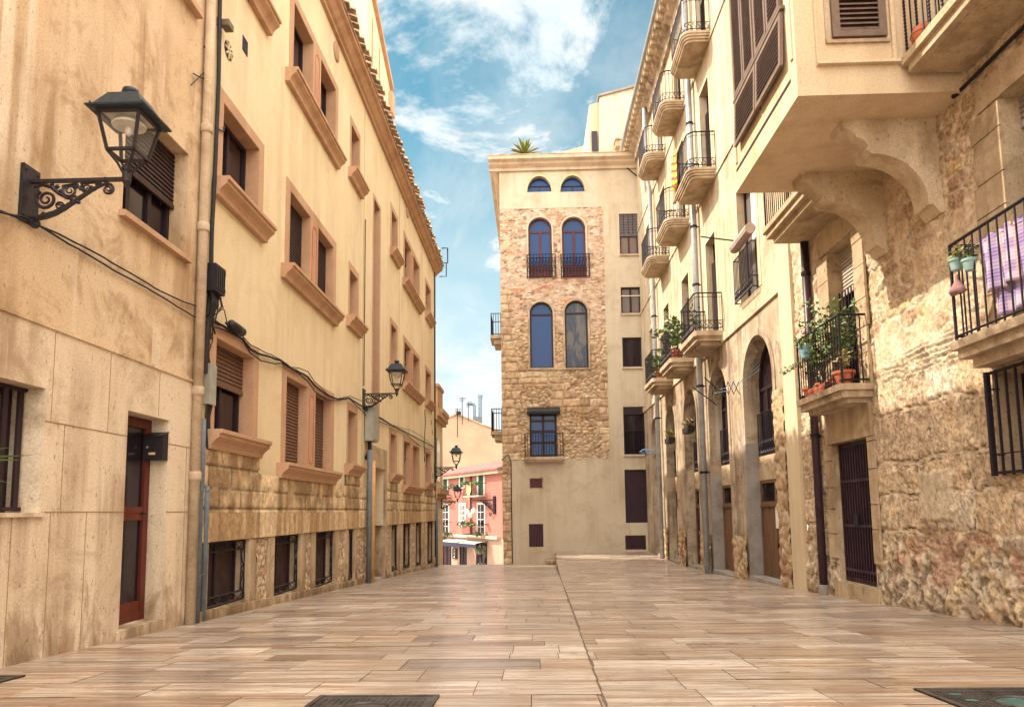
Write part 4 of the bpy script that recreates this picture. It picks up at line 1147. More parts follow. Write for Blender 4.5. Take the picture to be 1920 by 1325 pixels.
# ------------------------------------------------------------------ near right: old stone house with a plastered bay
sth = empty('stone_house', (XR, 10, -.4), 'old rubble stone house with a peach bay on two curved corbels, nearest right', 'house')
fd1 = dict(u0=10.50, u1=11.40, v0=2.66, v1=4.98, d=.3); fd2 = dict(u0=6.05, u1=7.08, v0=2.66, v1=5.02, d=.3)
md = dict(u0=10.42, u1=11.65, v0=-.24, v1=1.90, d=.22); wb = dict(u0=6.2, u1=7.56, v0=1.22, v1=2.26, d=.3)
fd0 = dict(u0=10.75, u1=11.7, v0=5.76, v1=8.1, d=.3); fd3 = dict(u0=5.7, u1=6.9, v0=5.84, v1=8.1, d=.3)
def stone_fn(U, V):
    wu = .14*(fbm(U*1.6, V*1.6, 1)-.5)+.09*(fbm(U*5, V*5, 2, 5)-.5); wv = .14*(fbm(U*1.3, V*1.3, 3)-.5)+.09*(fbm(U*5, V*5, 4, 5)-.5)
    bi, bd = courses(U+wu, V+wv, (.42, .66), (.5, 1.25), 33)          # big eroded blocks
    ri, rd = rubble(U+wu, V+wv, .30, .20, 8, .95)                     # rubble in mortar
    si, sd = rubble(U+wu*2.2, V+wv*2.2, .40, .30, 18, .98)            # small stuff low down
    ti, td = courses(U+wu*.6, V+wv*.7, (.055, .085), (.2, .45), 15)   # thin levelling courses
    g = fbm(U*14, V*14, 60, 4); g2 = fbm(U*40, V*40, 61, 3); m1 = fbm(U*.9, V*.9, 62, 4)
    ashl = [(.62, .47, .30), (.68, .53, .36), (.55, .41, .26), (.66, .56, .44), (.60, .46, .32), (.68, .53, .36), (.53, .43, .33)]
    rub = [(.62, .48, .31), (.56, .41, .25), (.66, .53, .36), (.51, .36, .22), (.63, .46, .26), (.46, .30, .19), (.61, .48, .34)]
    mort = np.array((.62, .51, .38))
    def lay(i, d, pal, e0, e1, depth, mor):
        k = sstep(e0, e1, d); c = palette(i, pal)*(.60+.80*g)[..., None]*(1-.4*sstep(.55, .62, g2))[..., None]
        shade_ = mor*(.75+.5*g2)[..., None]
        return shade_*(1-k[..., None])+c*k[..., None], depth*k+.022*(i-.5)*k
    Ca, Da = lay(bi, bd, ashl, .012, .026, .020, mort*1.02)
    crack = np.exp(-((bd-.034)/.007)**2)*sstep(.42, .55, fbm(U*3.1, V*3.1, 66, 3)); Ca = Ca*(1-.78*crack)[..., None]; Da = Da-.03*crack
    Cr, Dr = lay(ri, rd, rub, .006, .024, .020, mort*.98)
    Cs, Ds = lay(si, sd, [(.62, .48, .31), (.56, .45, .33), (.66, .50, .29), (.58, .47, .36), (.50, .30, .20), (.60, .50, .38)], .03, .07, .035, mort*.88)
    lf = fbm(U*9, V*9, 99, 5); Ds = Ds*.6+.07*(lf-.5); Cs = Cs*(.62+.80*lf)[..., None]; pit_ = sstep(.57, .63, fbm(U*11, V*11, 97, 4)); Cs = Cs*(1-.5*pit_)[..., None]; Ds = Ds-.018*pit_
    Ct, Dt = lay(ti, td, [(.64, .52, .37), (.60, .47, .32), (.66, .55, .40)], .004, .014, .04, mort*.55)
    z = V+.5*(m1-.5)
    kr = sstep(2.72, 2.88, z); kl = (1-sstep(.36, .60, z-.10*np.sin(U*1.7)))
    kt = sstep(2.50, 2.58, V-.22*(U-8)*0+.1*(m1-.5))*(1-sstep(2.86, 2.95, V+.1*(m1-.5)))*sstep(7.85, 8.0, U)*(1-sstep(9.75, 9.95, U))
    C = Ca; D = Da
    for k, c, d in ((kr, Cr, Dr), (kl, Cs, Ds), (kt, Ct, Dt)):
        k_ = k[..., None]; C = C*(1-k_)+c*k_; D = D*(1-k)+d*k
    # patchy old render still clinging to the rubble
    pm = sstep(.50, .58, fbm(U*1.3+4, V*1.3, 110, 5))*kr*.85
    Cp = np.array((.66, .53, .38))*(.70+.6*fbm(U*6, V*6, 111, 5))[..., None]
    C = C*(1-pm[..., None])+Cp*pm[..., None]; D = D*(1-pm)+(.020+.012*fbm(U*7, V*7, 112, 4))*pm
    # arc of red brick patching and its mortar
    rr = np.sqrt((U-8.15)**2+((V+.10)*1.35)**2); arc_ = np.exp(-((rr-.86)/.13)**2)*(V > .1)*sstep(.35, .55, fbm(U*3, V*3, 70))
    arc_ = np.maximum(arc_, sstep(.60, .70, fbm(U*1.6, V*2.2, 75, 4))*(1-sstep(.4, .8, V))*.9)
    bi2, bd2 = courses(U+wu, V+wv, (.06, .07), (.12, .22), 81)
    Cb = palette(bi2, [(.40, .17, .10), (.46, .22, .14), (.36, .15, .09), (.50, .28, .19)]); Cb = np.where((bd2 < .008)[..., None], mort*.8, Cb)
    C = C*(1-.85*arc_[..., None])+Cb*.85*arc_[..., None]; D = D*(1-.5*arc_)-.02*arc_
    # eroded hollows, grime at the foot
    er = sstep(.56, .70, fbm(U*3.4, V*3.4, 90, 6))*(1-kr*.6)
    D = D-.028*er+.014*(g-.5)+.014*(g2-.5); C = C*(1-.16*er)[..., None]
    D = D+.06*(1-sstep(-.5, .45, V))*(.4+fbm(U*2, V*2, 91))
    ft = (1-sstep(-.6, .0, V+.0))*.45; C = C*(1-ft[..., None])+np.array((.26, .18, .11))*ft[..., None]
    # one pale grey replacement block
    pg = sstep(0, .03, np.minimum(np.minimum(U-8.48, 9.18-U), np.minimum(V-.72, 1.33-V))+.05*(g-.5))
    C = C*(1-pg[..., None])+(np.array((.55, .46, .34))*(.8+.4*g)[..., None])*pg[..., None]; D = D*(1-pg)+(.035+.012*g)*pg
    pl = sstep(.55, .72, fbm(U*.7+9, V*.7, 95, 3))*.22*kr
    C = C*(1-pl[..., None])+np.array((.62, .50, .37))*pl[..., None]
    return D, np.clip(C, .02, 1)
masonry('wall', sth, PR, 3.4, 13.03, -1., 7.2, .0185, [fd1, fd2, md, wb, fd0, fd3], stone_fn, M['stone'])
mb = MB(); mb.quad(PR(-3, -2), PR(3.41, -2), PR(3.41, 7.2), PR(-3, 7.2)); mb.quad(PR(-3, 7.2), PR(13.03, 7.2), PR(13.03, 11.), PR(-3, 11.)); mb.quad(PR(-3, 11.), PR(13.03, 11.), PR(13.03, 11., 7), PR(-3, 11., 7))
mb.build('upper_wall', M['quoin'], sth)
for h in (fd1, fd2, md, wb, fd0, fd3):
    mb = MB(); a, b, c, e, d = h['u0'], h['u1'], h['v0'], h['v1'], h['d']
    mb.quad(PR(a, c, -.04), PR(a, e, -.04), PR(a, e, d), PR(a, c, d)); mb.quad(PR(b, c, -.04), PR(b, e, -.04), PR(b, e, d), PR(b, c, d))
    mb.quad(PR(a, e, -.04), PR(b, e, -.04), PR(b, e, d), PR(a, e, d)); mb.quad(PR(a, c, -.04), PR(b, c, -.04), PR(b, c, d), PR(a, c, d))
    mb.build('reveal', M['quoin'], sth)
rng = random.Random(12)
def jambs(h, wa, wb_, lint, name='dressed_stone', lo=None):
    """dressed blocks of uneven width up both sides, and a lintel"""
    for side, w_ in ((-1, wa), (1, wb_)):
        v = lo if lo is not None else h['v0']-.02
        while v < h['v1']-.05:
            v2 = min(h['v1'], v+rng.uniform(.34, .6)); ww = w_*rng.uniform(.90, 1.08); pr = .056+rng.uniform(0, .010); q = .002
            mb = MB(); o = (h['u0']-ww, h['u0']) if side < 0 else (h['u1'], h['u1']+ww)
            a, b = o; c, e = v+q, v2-q; bv = .005
            mb.add([PR(a, c, -.03), PR(b, c, -.03), PR(b, e, -.03), PR(a, e, -.03), PR(a+bv, c+bv, -pr), PR(b-bv*.4, c+bv, -pr), PR(b-bv*.4, e-bv, -pr), PR(a+bv, e-bv, -pr)],
                   [(4, 5, 6, 7), (0, 1, 5, 4), (1, 2, 6, 5), (2, 3, 7, 6), (3, 0, 4, 7)])
            mb.build(name, M['quoin'], sth); v = v2
    if lint:
        mb = MB(); mb.pbox(PR, h['u0']-wa*.7, h['u1']+wb_*.7, h['v1']+.005, h['v1']+lint, -.07, -.0); mb.build('lintel', M['quoin'], sth)
jambs(fd1, .34, .42, .36); jambs(fd2, .4, .46, .30); jambs(md, .22, .30, .50, lo=.1); jambs(fd0, .3, .3, .3)
# French windows
f = window(sth, PR, fd1['u0'], fd1['u1'], fd1['v0'], fd1['v1'], .2, M['frame_dark'], M['glass'], 1, (3.5,), .06, .30, plain('pale_slats', (.42, .36, .29), .6), name='french_window')
rl = MB()
for k in range(9): u = 10.53+.84*k/8; rl.tube([PR(u, 2.7, .10), PR(u, 4.3, .10)], .012, 4)
rl.build('window_bars', M['iron'], f)
f = window(sth, PR, fd2['u0'], fd2['u1'], fd2['v0'], fd2['v1'], .2, M['frame_dark'], M['glass'], 1, (), .09, .12, M['concrete'], name='french_window')
f = window(sth, PR, fd0['u0'], fd0['u1'], fd0['v0'], fd0['v1'], .2, M['frame_dark'], M['glass'], 1, (6.6,), .07, name='french_window')
f = window(sth, PR, fd3['u0'], fd3['u1'], fd3['v0'], fd3['v1'], .2, M['frame_dark'], M['glass'], 1, (6.6,), .07, name='french_window')
f = window(sth, PR, wb['u0'], wb['u1'], wb['v0'], wb['v1'], .26, M['frame_dark'], M['glass_grey'], 1, (), .06)
rl = MB()
for k in range(10): u = 6.22+1.33*k/9; rl.bar(PR(u, 1.2, -.10), PR(u, 2.28, -.10), .020 if 0 < k < 9 else .045)
for v in (1.23, 2.26): rl.bar(PR(6.22, v, -.10), PR(7.56, v, -.10), .022, .03)
rl.bar(PR(6.22, 1.42, -.10), PR(7.56, 1.42, -.10), .012); rl.bar(PR(7.55, 1.42, -.10), PR(7.55, 1.42, .02), .014); rl.bar(PR(7.55, 2.1, -.10), PR(7.55, 2.1, .02), .014)
rl.build('window_bars', M['iron'], f)
# aubergine metal street door with glazed strips
mb = MB(); frame_rect(mb, PR, 10.425, 11.645, -.235, 1.895, .06, .05, .12, (11.03,)); d0 = mb.build('door', M['door_purple'], sth)
mb = MB()
for k in range(13): u = 10.50+1.07*k/12; mb.pbox(PR, u-.014, u+.014, -.17, 1.83, .03, .085)
for v in (-.05, .62, 1.3): mb.pbox(PR, 10.49, 11.58, v-.02, v+.02, .022, .07)
mb.build('bars', M['door_purple'], d0)
mb = MB(); mb.pbox(PR, 10.49, 11.58, -.17, .66, .09, .11); mb.pbox(PR, 10.49, 11.58, .66, 1.83, .10, .115); mb.build('panel', M['door_purple'], d0)
for a, b in ((10.60, 10.66), (10.74, 10.79), (11.12, 11.17), (11.23, 11.28), (11.34, 11.39)):
    mb = MB(); mb.pbox(PR, a, b, .75, 1.55, .088, .098); mb.build('pane', M['lamp_glass'] if False else M['glass_grey'], d0)
mb = MB(); mb.pbox(PR, 11.0, 11.12, .62, .80, -.0, .05); mb.build('lock_box', M['iron'], d0)
mb = MB(); mb.pbox(PR, 10.3, 11.75, -.75, -.245, -.09, .22); mb.build('threshold', M['quoin'], sth)
# balconies on the stone house
def bar_balcony(u0, u1, z, pr, rail, th=.28, twist=False, rough=False, n=18, name='balcony'):
    mb = MB()
    for k, (sh, a, b) in enumerate(((0, -.09, 0.), (.05, -.19, -.091), (.14, -th, -.191))):
        o = slab_outline(u0, u1, pr, .03, 1, sh); mb.prism(o, lambda p, q, t_: PR(p, t_, q), z+a, z+b)
    bo = mb.build('balcony', M['balc_stone'] if not rough else M['quoin'], sth)
    rl = MB(); x = pr-.06; ua, ub = u0+.05, u1-.05
    rl.tube([PR(ub, z+rail, 0), PR(ub, z+rail, -x), PR(ua, z+rail, -x), PR(ua, z+rail, 0)], .019, 5)
    rl.tube([PR(ub, z+.06, 0), PR(ub, z+.06, -x), PR(ua, z+.06, -x), PR(ua, z+.06, 0)], .014, 4)
    for k in range(n+1):
        u = ua+(ub-ua)*k/n; p = PR(u, z, -x); q = PR(u, z+rail, -x)
        if twist and k % 2 == 0:
            rl.tube([PR(u, z+rail*j/48, -x) for j in range(49)], [.010+.007*(j % 2) for j in range(49)], 5)
        else: rl.tube([p, q], .0095 if 0 < k < n else .017, 5)
    m = max(2, int(pr/.13))
    for k in range(1, m):
        for u in (ua, ub): rl.tube([PR(u, z, -x*k/m), PR(u, z+rail, -x*k/m)], .0095, 5)
    rl.build('railing', M['iron'], bo); return bo
bar_balcony(10.16, 11.88, 2.64, .50, 1.0, .26, n=17)
bar_balcony(5.2, 7.66, 2.62, .40, 1.05, .30, n=18)
bar_balcony(10.16, 12.36, 5.76, .75, 1.0, .30, rough=True, n=22)
b3 = bar_balcony(5.0, 7.64, 5.83, .70, 1.0, .20, True, True, 22)
mb = MB(); mb.tube([PR(7.74, 5.48, -.04), PR(6.7, 5.46, -.07), PR(5.4, 5.45, -.07)], .022, 6); mb.tube([PR(7.74, 5.44, -.09), PR(7.74, 5.52, .02)], .03, 6); mb.build('tie_rod', M['iron'], sth)
# the bay
OX, OY0, OY1, OZ = 3.02, 7.67, 10.15, 5.46
mb = MB(); mb.box(OX, XR+.02, OY0, OY1, OZ, 11.2)
bay = mb.build('bay', M['oriel'], sth)
PF = lambda u, v, w=0.: (OX+w, u, v)                           # face towards the street
PN = lambda u, v, w=0.: (u, OY0+w, v)                          # face towards the camera
mb = MB()
mb.pbox(PF, 7.74, 7.80, 5.95, 10.8, -.02, .0); mb.pbox(PF, 9.98, 10.05, 5.85, 10.8, -.02, .0)
mb.build('bay_moulding', M['oriel'], bay)
mb = MB(); mb.pbox(PF, 7.85, 10.05, 5.735, 5.775, -.006, .0); mb.build('drip_slot', M['frame_dark'], bay)
def louvre(P, u0, u1, v0, v1, w, t=.07, out=0.):
    """louvred leaf; out = how far its lower edge swings out"""
    Q = lambda u, v, ww: P(u, v, w+ww-out*(v1-v)/(v1-v0))
    mb = MB(); frame_rect(mb, Q, u0, u1, v0, v1, t, 0., .04)
    f = mb.build('shutter', plain_shutter, bay)
    s = MB(); n = int((v1-v0-2*t)/.058)
    for i in range(n):
        a = v0+t+(v1-v0-2*t)*i/n
        s.add([Q(u0+t, a, .0), Q(u1-t, a, .0), Q(u1-t, a+.040, .028), Q(u0+t, a+.040, .028)], [(0, 1, 2, 3)]); s.pbox(Q, u0+t, u1-t, a-.004, a+.004, -.004, .004)
    s.build('louvres', M['louvre'], f)
    s = MB(); s.pbox(Q, u0+t, u1-t, v0+t, v1-t, .036, .04); s.build('backing', M['dark_panel'], f); return f
M['louvre'] = plain('louvre_slat', (.17, .11, .09), .6, .3, 9)
plain_shutter = plain('grey_brown_leaf', (.17, .115, .085), .6, .25, 8)
for a, b in ((7.93, 8.87), (8.90, 9.84)): louvre(PF, a, b, 6.0, 6.66, -.055, .06, .03)
for a, b in ((7.96, 8.40), (8.43, 8.87), (8.93, 9.37), (9.40, 9.84)): louvre(PF, a, b, 6.74, 8.6, -.055, .055)
mb = MB(); mb.pbox(PF, 7.90, 9.88, 6.68, 6.72, -.06, 0); mb.pbox(PF, 8.875, 8.895, 6.0, 8.6, -.05, 0.); mb.build('shutter_rail', plain_shutter, bay)
mb = MB(); mb.pbox(PN, 3.24, 4.16, 5.80, 5.835, -.06, 0.); mb.build('sill', M['pilaster'], bay)
mb = MB(); mb.pbox(PN, 3.24, 3.262, 5.835, 10, -.03, 0); mb.pbox(PN, 4.08, 4.12, 5.84, 10, -.04, 0); mb.build('bay_moulding', M['oriel'], bay)
mb = MB(); mb.pbox(PN, 3.36, 3.42, 6.08, 8.2, -.02, 0); mb.pbox(PN, 3.36, 4.06, 6.06, 6.10, -.03, 0); mb.build('window_surround', M['balc_stone'], bay)
louvre(PN, 3.43, 4.03, 6.12, 7.4, -.05, .085)
# corbels
prof = [(4.90, 5.47), (3.73, 5.47), (3.74, 5.36), (3.785, 5.355), (3.83, 5.335), (3.875, 5.28), (3.885, 5.245), (3.93, 5.235), (3.985, 5.195), (4.015, 5.14), (4.0, 5.085), (4.05, 5.04)]
for k in range(1, 11):
    a = PI/2*k/10; prof.append((4.05+.62*math.sin(a), 4.44+.60*math.cos(a)))
prof += [(4.67, 4.40), (4.72, 4.40), (4.80, 4.30), (4.90, 4.30)]
for y in (8.21, 9.52):
    mb = MB(); mb.prism(prof, lambda a, b, t_: (a, t_, b), y, y+.33); mb.build('corbel', M['corbel'], bay)
# ------------------------------------------------------------------ far end of the street
side = empty('orange_house', (-4.3, 31, -1.4), 'narrow orange house with a stepped parapet beyond the long yellow building', 'house')
XS = -4.28
mb = MB(); mb.box(-10, XS, 31.0, 34.2, -4, 1.2); mb.build('lower_wall', M['pipe_orange'], side)
mb = MB(); mb.box(-10, XS-.01, 31.0, 34.2, 1.2, 5.7); mb.build('wall', M['apt_wall'], side)
mb = MB(); mb.box(-10, XS+.25, 30.95, 34.3, 5.1, 5.35); mb.box(-10, XS+.16, 30.95, 34.3, 4.95, 5.1); mb.box(-10, XS+.30, 32.0, 34.3, 5.35, 5.55); mb.box(-9, XS, 32.4, 34.2, 5.55, 6.6); mb.box(-9, XS+.06, 32.3, 34.25, 6.6, 6.75); mb.build('parapet', M['trim'], side)
mb = MB(); mb.box(-10, XS+.28, 30.95, 34.3, 1.7, 1.95); mb.box(-10, XS+.16, 30.95, 34.3, 1.5, 1.7); mb.build('string_course', M['trim'], side)
mb = MB(); mb.box(XS-.02, XS+.012, 32.0, 33.0, 2.3, 4.2); mb.build('window', M['glass'], side)
mb = MB(); mb.box(XS-.02, XS+.012, 31.8, 33.0, -2.0, .6); mb.build('door', M['door_red'], side)
mb = MB(); mb.tube([(XS+.05, 31.2, -1), (XS+.05, 31.2, 4.6)], .035, 6); mb.build('drainpipe', M['iron'], side)

back = empty('attic_house', (-10, 37, 0), 'tall pale yellow house looming behind the tiled eaves of the long yellow building', 'house')
mb = MB(); mb.prism([(34.5, -9), (40.3, -9), (40.3, 26.0), (34.5, 28.4)], lambda a, b, t_: (t_, a, b), -14, -8.15); mb.build('wall', M['apt_wall'], back)
mb = MB(); mb.prism([(34.4, 28.45), (40.5, 25.95), (40.5, 26.25), (34.4, 28.75)], lambda a, b, t_: (t_, a, b), -14, -7.95); mb.box(-8.5, -7.9, 39.8, 40.6, 24.3, 25.6); mb.build('roof_edge', M['trim'], back)
mb = MB(); mb.box(-8.16, -8.10, 35.4, 35.5, 14, 27); mb.box(-8.16, -8.10, 37.2, 37.3, 14, 26.5); mb.build('joint', M['trim'], back)

# salmon house standing askew across the lower street
PA, PB = Vector((-8.66, 68, 0)), Vector((-2.45, 57.5, 0)); PD = (PB-PA).normalized(); PNn = Vector((-PD.y, PD.x, 0))
def PK(u, v, w=0.): q = PA+PD*u+PNn*w; return (q.x, q.y, v)
def onK(px, py):
    r = ray(px, py); n = PNn; t_ = (PA-Vector((0, 0, CH))).dot(Vector((n.x, n.y, 0)))/r.dot(Vector((n.x, n.y, 0)))
    p_ = Vector((0, 0, CH))+r*t_; return ((p_-PA).dot(PD), p_.z)
def Z7(x, y): return onK(820+x/6.16, 850+y/6.163)
def rect7(x0, y0, x1, y1):
    a = Z7(x0, (y0+y1)/2)[0]; b = Z7(x1, (y0+y1)/2)[0]; xm = (x0+x1)/2
    return a, b, Z7(xm, y1)[1], Z7(xm, y0)[1]
pink = empty('salmon_house', tuple(PA+PD*6), 'salmon pink house with green shutters, balconies and shop awnings down the lower street', 'house')
M['pink'] = stucco('salmon_render', (.46, .155, .115), (.42, .13, .10), (.45, .2, .13), .15, .25, .5, .2)
M['pink_base'] = stucco('peach_shopfront', (.52, .33, .23), (.47, .28, .19), (.35, .2, .13), .2, .3, .6, .2)
M['green_shutter'] = plain('green_shutter', (.025, .075, .045), .6)
L = (PB-PA).length; EZ = Z7(300, 235)[1]; BZ = Z7(300, 965)[1]
mb = MB(); mb.pbox(PK, -2, L, BZ, EZ, 0, 7); mb.build('wall', M['pink'], pink)
mb = MB(); mb.pbox(PK, -2, L+.25, -6, BZ, -.05, 7); mb.build('shopfront', M['pink_base'], pink)
mb = MB(); mb.pbox(PK, L, L+.35, BZ-1, EZ-.3, .2, 7); mb.build('side_wall', M['pipe_orange'], pink)
mb = MB(); mb.prism([(-.55, EZ-.05), (-.55, EZ+.1), (4, EZ+1.3), (8, EZ+.3)], lambda a, b, t_: PK(t_, b, a), -2, L+.2); mb.build('roof', plain('pink_roof', (.30, .105, .095), .85, .4, 3), pink)
mb = MB(); mb.pbox(PK, -2, L+.1, EZ-.3, EZ-.06, -.42, 0); mb.build('eaves', M['tower_plaster'], pink)
mb = MB(); mb.pbox(PK, -2, L-.4, BZ, BZ+.22, -.35, 0); mb.build('string_course', M['tower_plaster'], pink)
for (x0, y0, x1, y1), (gx0, gy0, gx1, gy1), mt in (((55, 275, 130, 485), (75, 290, 118, 480), 'green_shutter'), ((255, 265, 320, 400), (270, 275, 308, 388), 'green_shutter'), ((460, 238, 550, 485), (484, 246, 537, 480), 'green_shutter'),
        ((58, 570, 140, 925), (76, 595, 130, 920), 'glass'), ((255, 570, 335, 845), (272, 600, 322, 830), 'glass_grey'), ((462, 565, 556, 935), (476, 590, 545, 930), 'glass')):
    a, b, c, e = rect7(x0, y0, x1, y1); mb = MB(); mb.pbox(PK, a, b, c, e, -.05, .0); s = mb.build('window_surround', M['white'], pink)
    a, b, c, e = rect7(gx0, gy0, gx1, gy1); mb = MB(); mb.pbox(PK, a, b, c, e, -.08, -.052); g = mb.build('window', M[mt], pink)
    mb = MB(); m = (a+b)/2; mb.pbox(PK, m-.03, m+.03, c, e, -.11, -.081)
    for k in range(1, 4): v = c+(e-c)*k/4; mb.pbox(PK, a, m-.03, v-.025, v+.025, -.10, -.081); mb.pbox(PK, m+.03, b, v-.025, v+.025, -.10, -.081)
    mb.build('glazing_bars', M['green_shutter'] if mt == 'green_shutter' else M['white'], g)
for (x0, y0, x1, y1) in ((20, 385, 165, 490), (388, 350, 570, 485), (40, 790, 165, 925), (375, 815, 592, 940)):
    a, b, c, e = rect7(x0, y0, x1, y1); mb = MB(); mb.pbox(PK, a, b, c-.12, c, -.75, 0); o = mb.build('balcony', M['tower_plaster'], pink)
    rl = MB()
    for z in (c+.05, e): rl.tube([PK(a, z, 0), PK(a, z, -.7), PK(b, z, -.7), PK(b, z, 0)], .022, 4)
    n = 16
    for k in range(n+1): u = a+(b-a)*k/n; rl.tube([PK(u, c, -.7), PK(u, e, -.7)], .016, 4)
    rl.build('railing', M['iron'], o)
for (x0, y0, x1, y1), mt in (((75, 1045, 165, 1310), 'door_purple'), ((270, 1055, 345, 1310), 'frame_dark'), ((462, 1035, 580, 1310), 'glass')):
    a, b, c, e = rect7(x0, y0, x1, y1); mb = MB(); mb.pbox(PK, a, b, c-1, e, -.07, -.045); o = mb.build('shop_door', M[mt], pink)
    mb = MB(); frame_rect(mb, PK, a, b, c-1, e, .08, -.12, -.07, ((a+b)/2,), (e-.6,)); mb.build('frame', M['frame_dark'], o)
for (x0, y0, x1, y1) in ((165, 1000, 385, 1052), (400, 1018, 595, 1062)):
    a, b, c, e = rect7(x0, y0, x1, y1); mb = MB()
    mb.add([PK(a, e+.1, -.05), PK(b, e+.1, -.05), PK(b, e-.05, -1.2), PK(a, e-.05, -1.2)], [(0, 1, 2, 3)]); mb.pbox(PK, a, b, e-.13, e-.05, -1.23, -1.2)
    o = mb.build('awning', plain('awning_canvas', (.46, .44, .42), .8), pink)
    mb = MB(); mb.pbox(PK, a, b, c-.1, e-.132, -1.22, -1.2); mb.build('valance', plain('navy_cloth', (.03, .035, .06), .8), o)
a, b, c, e = rect7(190, 1092, 240, 1212)
mb = MB(); mb.pbox(PK, a, b, c, e, -.16, -.055); o = mb.build('shop_sign', M['box_black'], pink)
mb = MB()                                                      # three pale characters, one above the other
for k in range(3):
    v = c+(e-c)*(k+.5)/3; m = (a+b)/2; r_ = (e-c)*.10
    mb.tube([PK(m+r_*.9*math.cos(j*PI/5), v+r_*math.sin(j*PI/5), -.165) for j in range(11)], .03, 4)
    if k < 2: mb.tube([PK(m-r_, v, -.165), PK(m+r_, v, -.165)], .028, 4)
mb.build('lettering', M['white'], o)
u, v = Z7(93, 998)
mb = MB(); q = PK(u, v, -.5)
mb.prism([(.46*math.cos(k*PI/10), .46*math.sin(k*PI/10)) for k in range(20)], lambda p_, q_, t_: PK(u+p_, v+q_, t_), -.55, -.45); rs = mb.build('round_sign', M['white'], pink)
mb = MB(); mb.tube([PK(u+.36*math.cos(k*PI/10), v+.36*math.sin(k*PI/10), -.555) for k in range(21)], .02, 4); mb.tube([PK(u-.15, v+.18, -.555), PK(u+.12, v+.12, -.555), PK(u-.12, v-.05, -.555), PK(u+.15, v-.18, -.555)], .04, 4); mb.tube([PK(u-.1, v, -.5), PK(u-.1, v+.1, 0)], .03, 4); mb.build('emblem', M['box_black'], rs)
a, b, c, e = rect7(388, 240, 402, 950); mb = MB(); mb.tube([PK((a+b)/2, c, -.1), PK((a+b)/2, e, -.1)], .08, 6); mb.build('drainpipe', plain('rust_pipe', (.22, .07, .045), .6), pink)

gab = empty('gable_house', (-8, 78, -3), 'plain beige house with a low gable and tall metal flues behind the salmon house', 'house')
YG = 78.
def G_(px, py): x, z = onY(px, py, YG); return x, z
pts = [G_(805, 800), G_(857, 777), G_(900, 795), G_(934, 808)]
mb = MB(); mb.prism(pts+[(pts[-1][0]+4, -9), (pts[0][0], -9)], lambda a, b, t_: (a, t_, b), YG, YG+10)
mb.build('wall', plain('beige_render', (.44, .315, .21), .9, .14, .6), gab)
mb = MB()
for (x0, z0), (x1, z1) in zip(pts[:-1], pts[1:]): mb.add([(x0, YG-.12, z0), (x1, YG-.12, z1), (x1, YG-.12, z1+.16), (x0, YG-.12, z0+.16), (x0, YG+10, z0+.16), (x1, YG+10, z1+.16)], [(0, 1, 2, 3), (3, 2, 5, 4)])
mb.build('roof_edge', M['roof_tile'], gab)
for px, pt, pb, r_, el in ((899, 741, 800, .15, False), (888, 755, 800, .13, True)):
    x, zt = G_(px, pt); zb = G_(px, pb)[1]; mb = MB()
    p_ = [(x, YG+1, zb), (x, YG+1, zt)]
    if el: p_ = [(x, YG+1, zb), (x, YG+1, zt-.2), (x-.1, YG+1, zt), (x-.55, YG+1, zt+.05)]
    mb.tube(p_, r_*1.4, 8); mb.lathe([(r_*1.8, 0), (r_*1.8, .3)], (p_[-1][0]-(0.0), YG+1, p_[-1][2]-.1), 8)
    mb.build('flue', plain('galvanised', (.16, .21, .25), .4, .2, 4, .5), gab)
x, z = G_(892, 783); mb = MB(); mb.box(x-.35, x+.6, YG+.6, YG+1.4, z-1.6, z+.2); mb.build('roof_unit', M['conduit'], gab)
for i, (px, pt, pb) in enumerate(((858, 766, 820), (867, 745, 796), (879, 756, 790))):
    x, zt = G_(px, pt); zb = G_(px, pb)[1]; mb = MB(); mb.tube([(x, YG-.3, zb), (x, YG-.3, zt)], .04, 4)
    for k in range(3): mb.tube([(x-.3, YG-.3, zt-.1-.15*k), (x+.45-.1*k, YG-.3, zt-.1-.15*k)], .025, 4)
    if i == 0: mb.box(x-.1, x+.4, YG-.4, YG-.2, zt-.7, zt-.35)
    tag(mb.build('antenna', M['iron']), ('short aerial mast with a small box on the gable peak', 'tallest aerial mast, between the gable peak and the flues', 'thin aerial mast just left of the bent flue')[i], 'antenna', 'aerials on the beige gable')
# low sheds and walls on either side so the lower street does not end in nothing
mb = MB(); mb.box(-1.7, 9, 50, 56, -6, 6.2); f_ = mb.build('wall', M['tower_plaster']); sh_ = empty('street_house', (2, 50, -3), 'plain plastered house tucked behind the corner house on the lower street', 'house'); f_.parent = sh_; f_.matrix_parent_inverse = Matrix.Translation(sh_.location).inverted()
mb = MB(); mb.box(-1.85, 9, 49.8, 56.2, 6.2, 6.45); o = mb.build('roof_edge', M['trim']); o.parent = sh_; o.matrix_parent_inverse = Matrix.Translation(sh_.location).inverted()
for z0_ in (.6, 3.6):
    mb = MB(); mb.box(-1.75, -1.69, 51.5, 52.6, z0_, z0_+1.6); o = mb.build('window', M['glass']); o.parent = sh_; o.matrix_parent_inverse = Matrix.Translation(sh_.location).inverted()
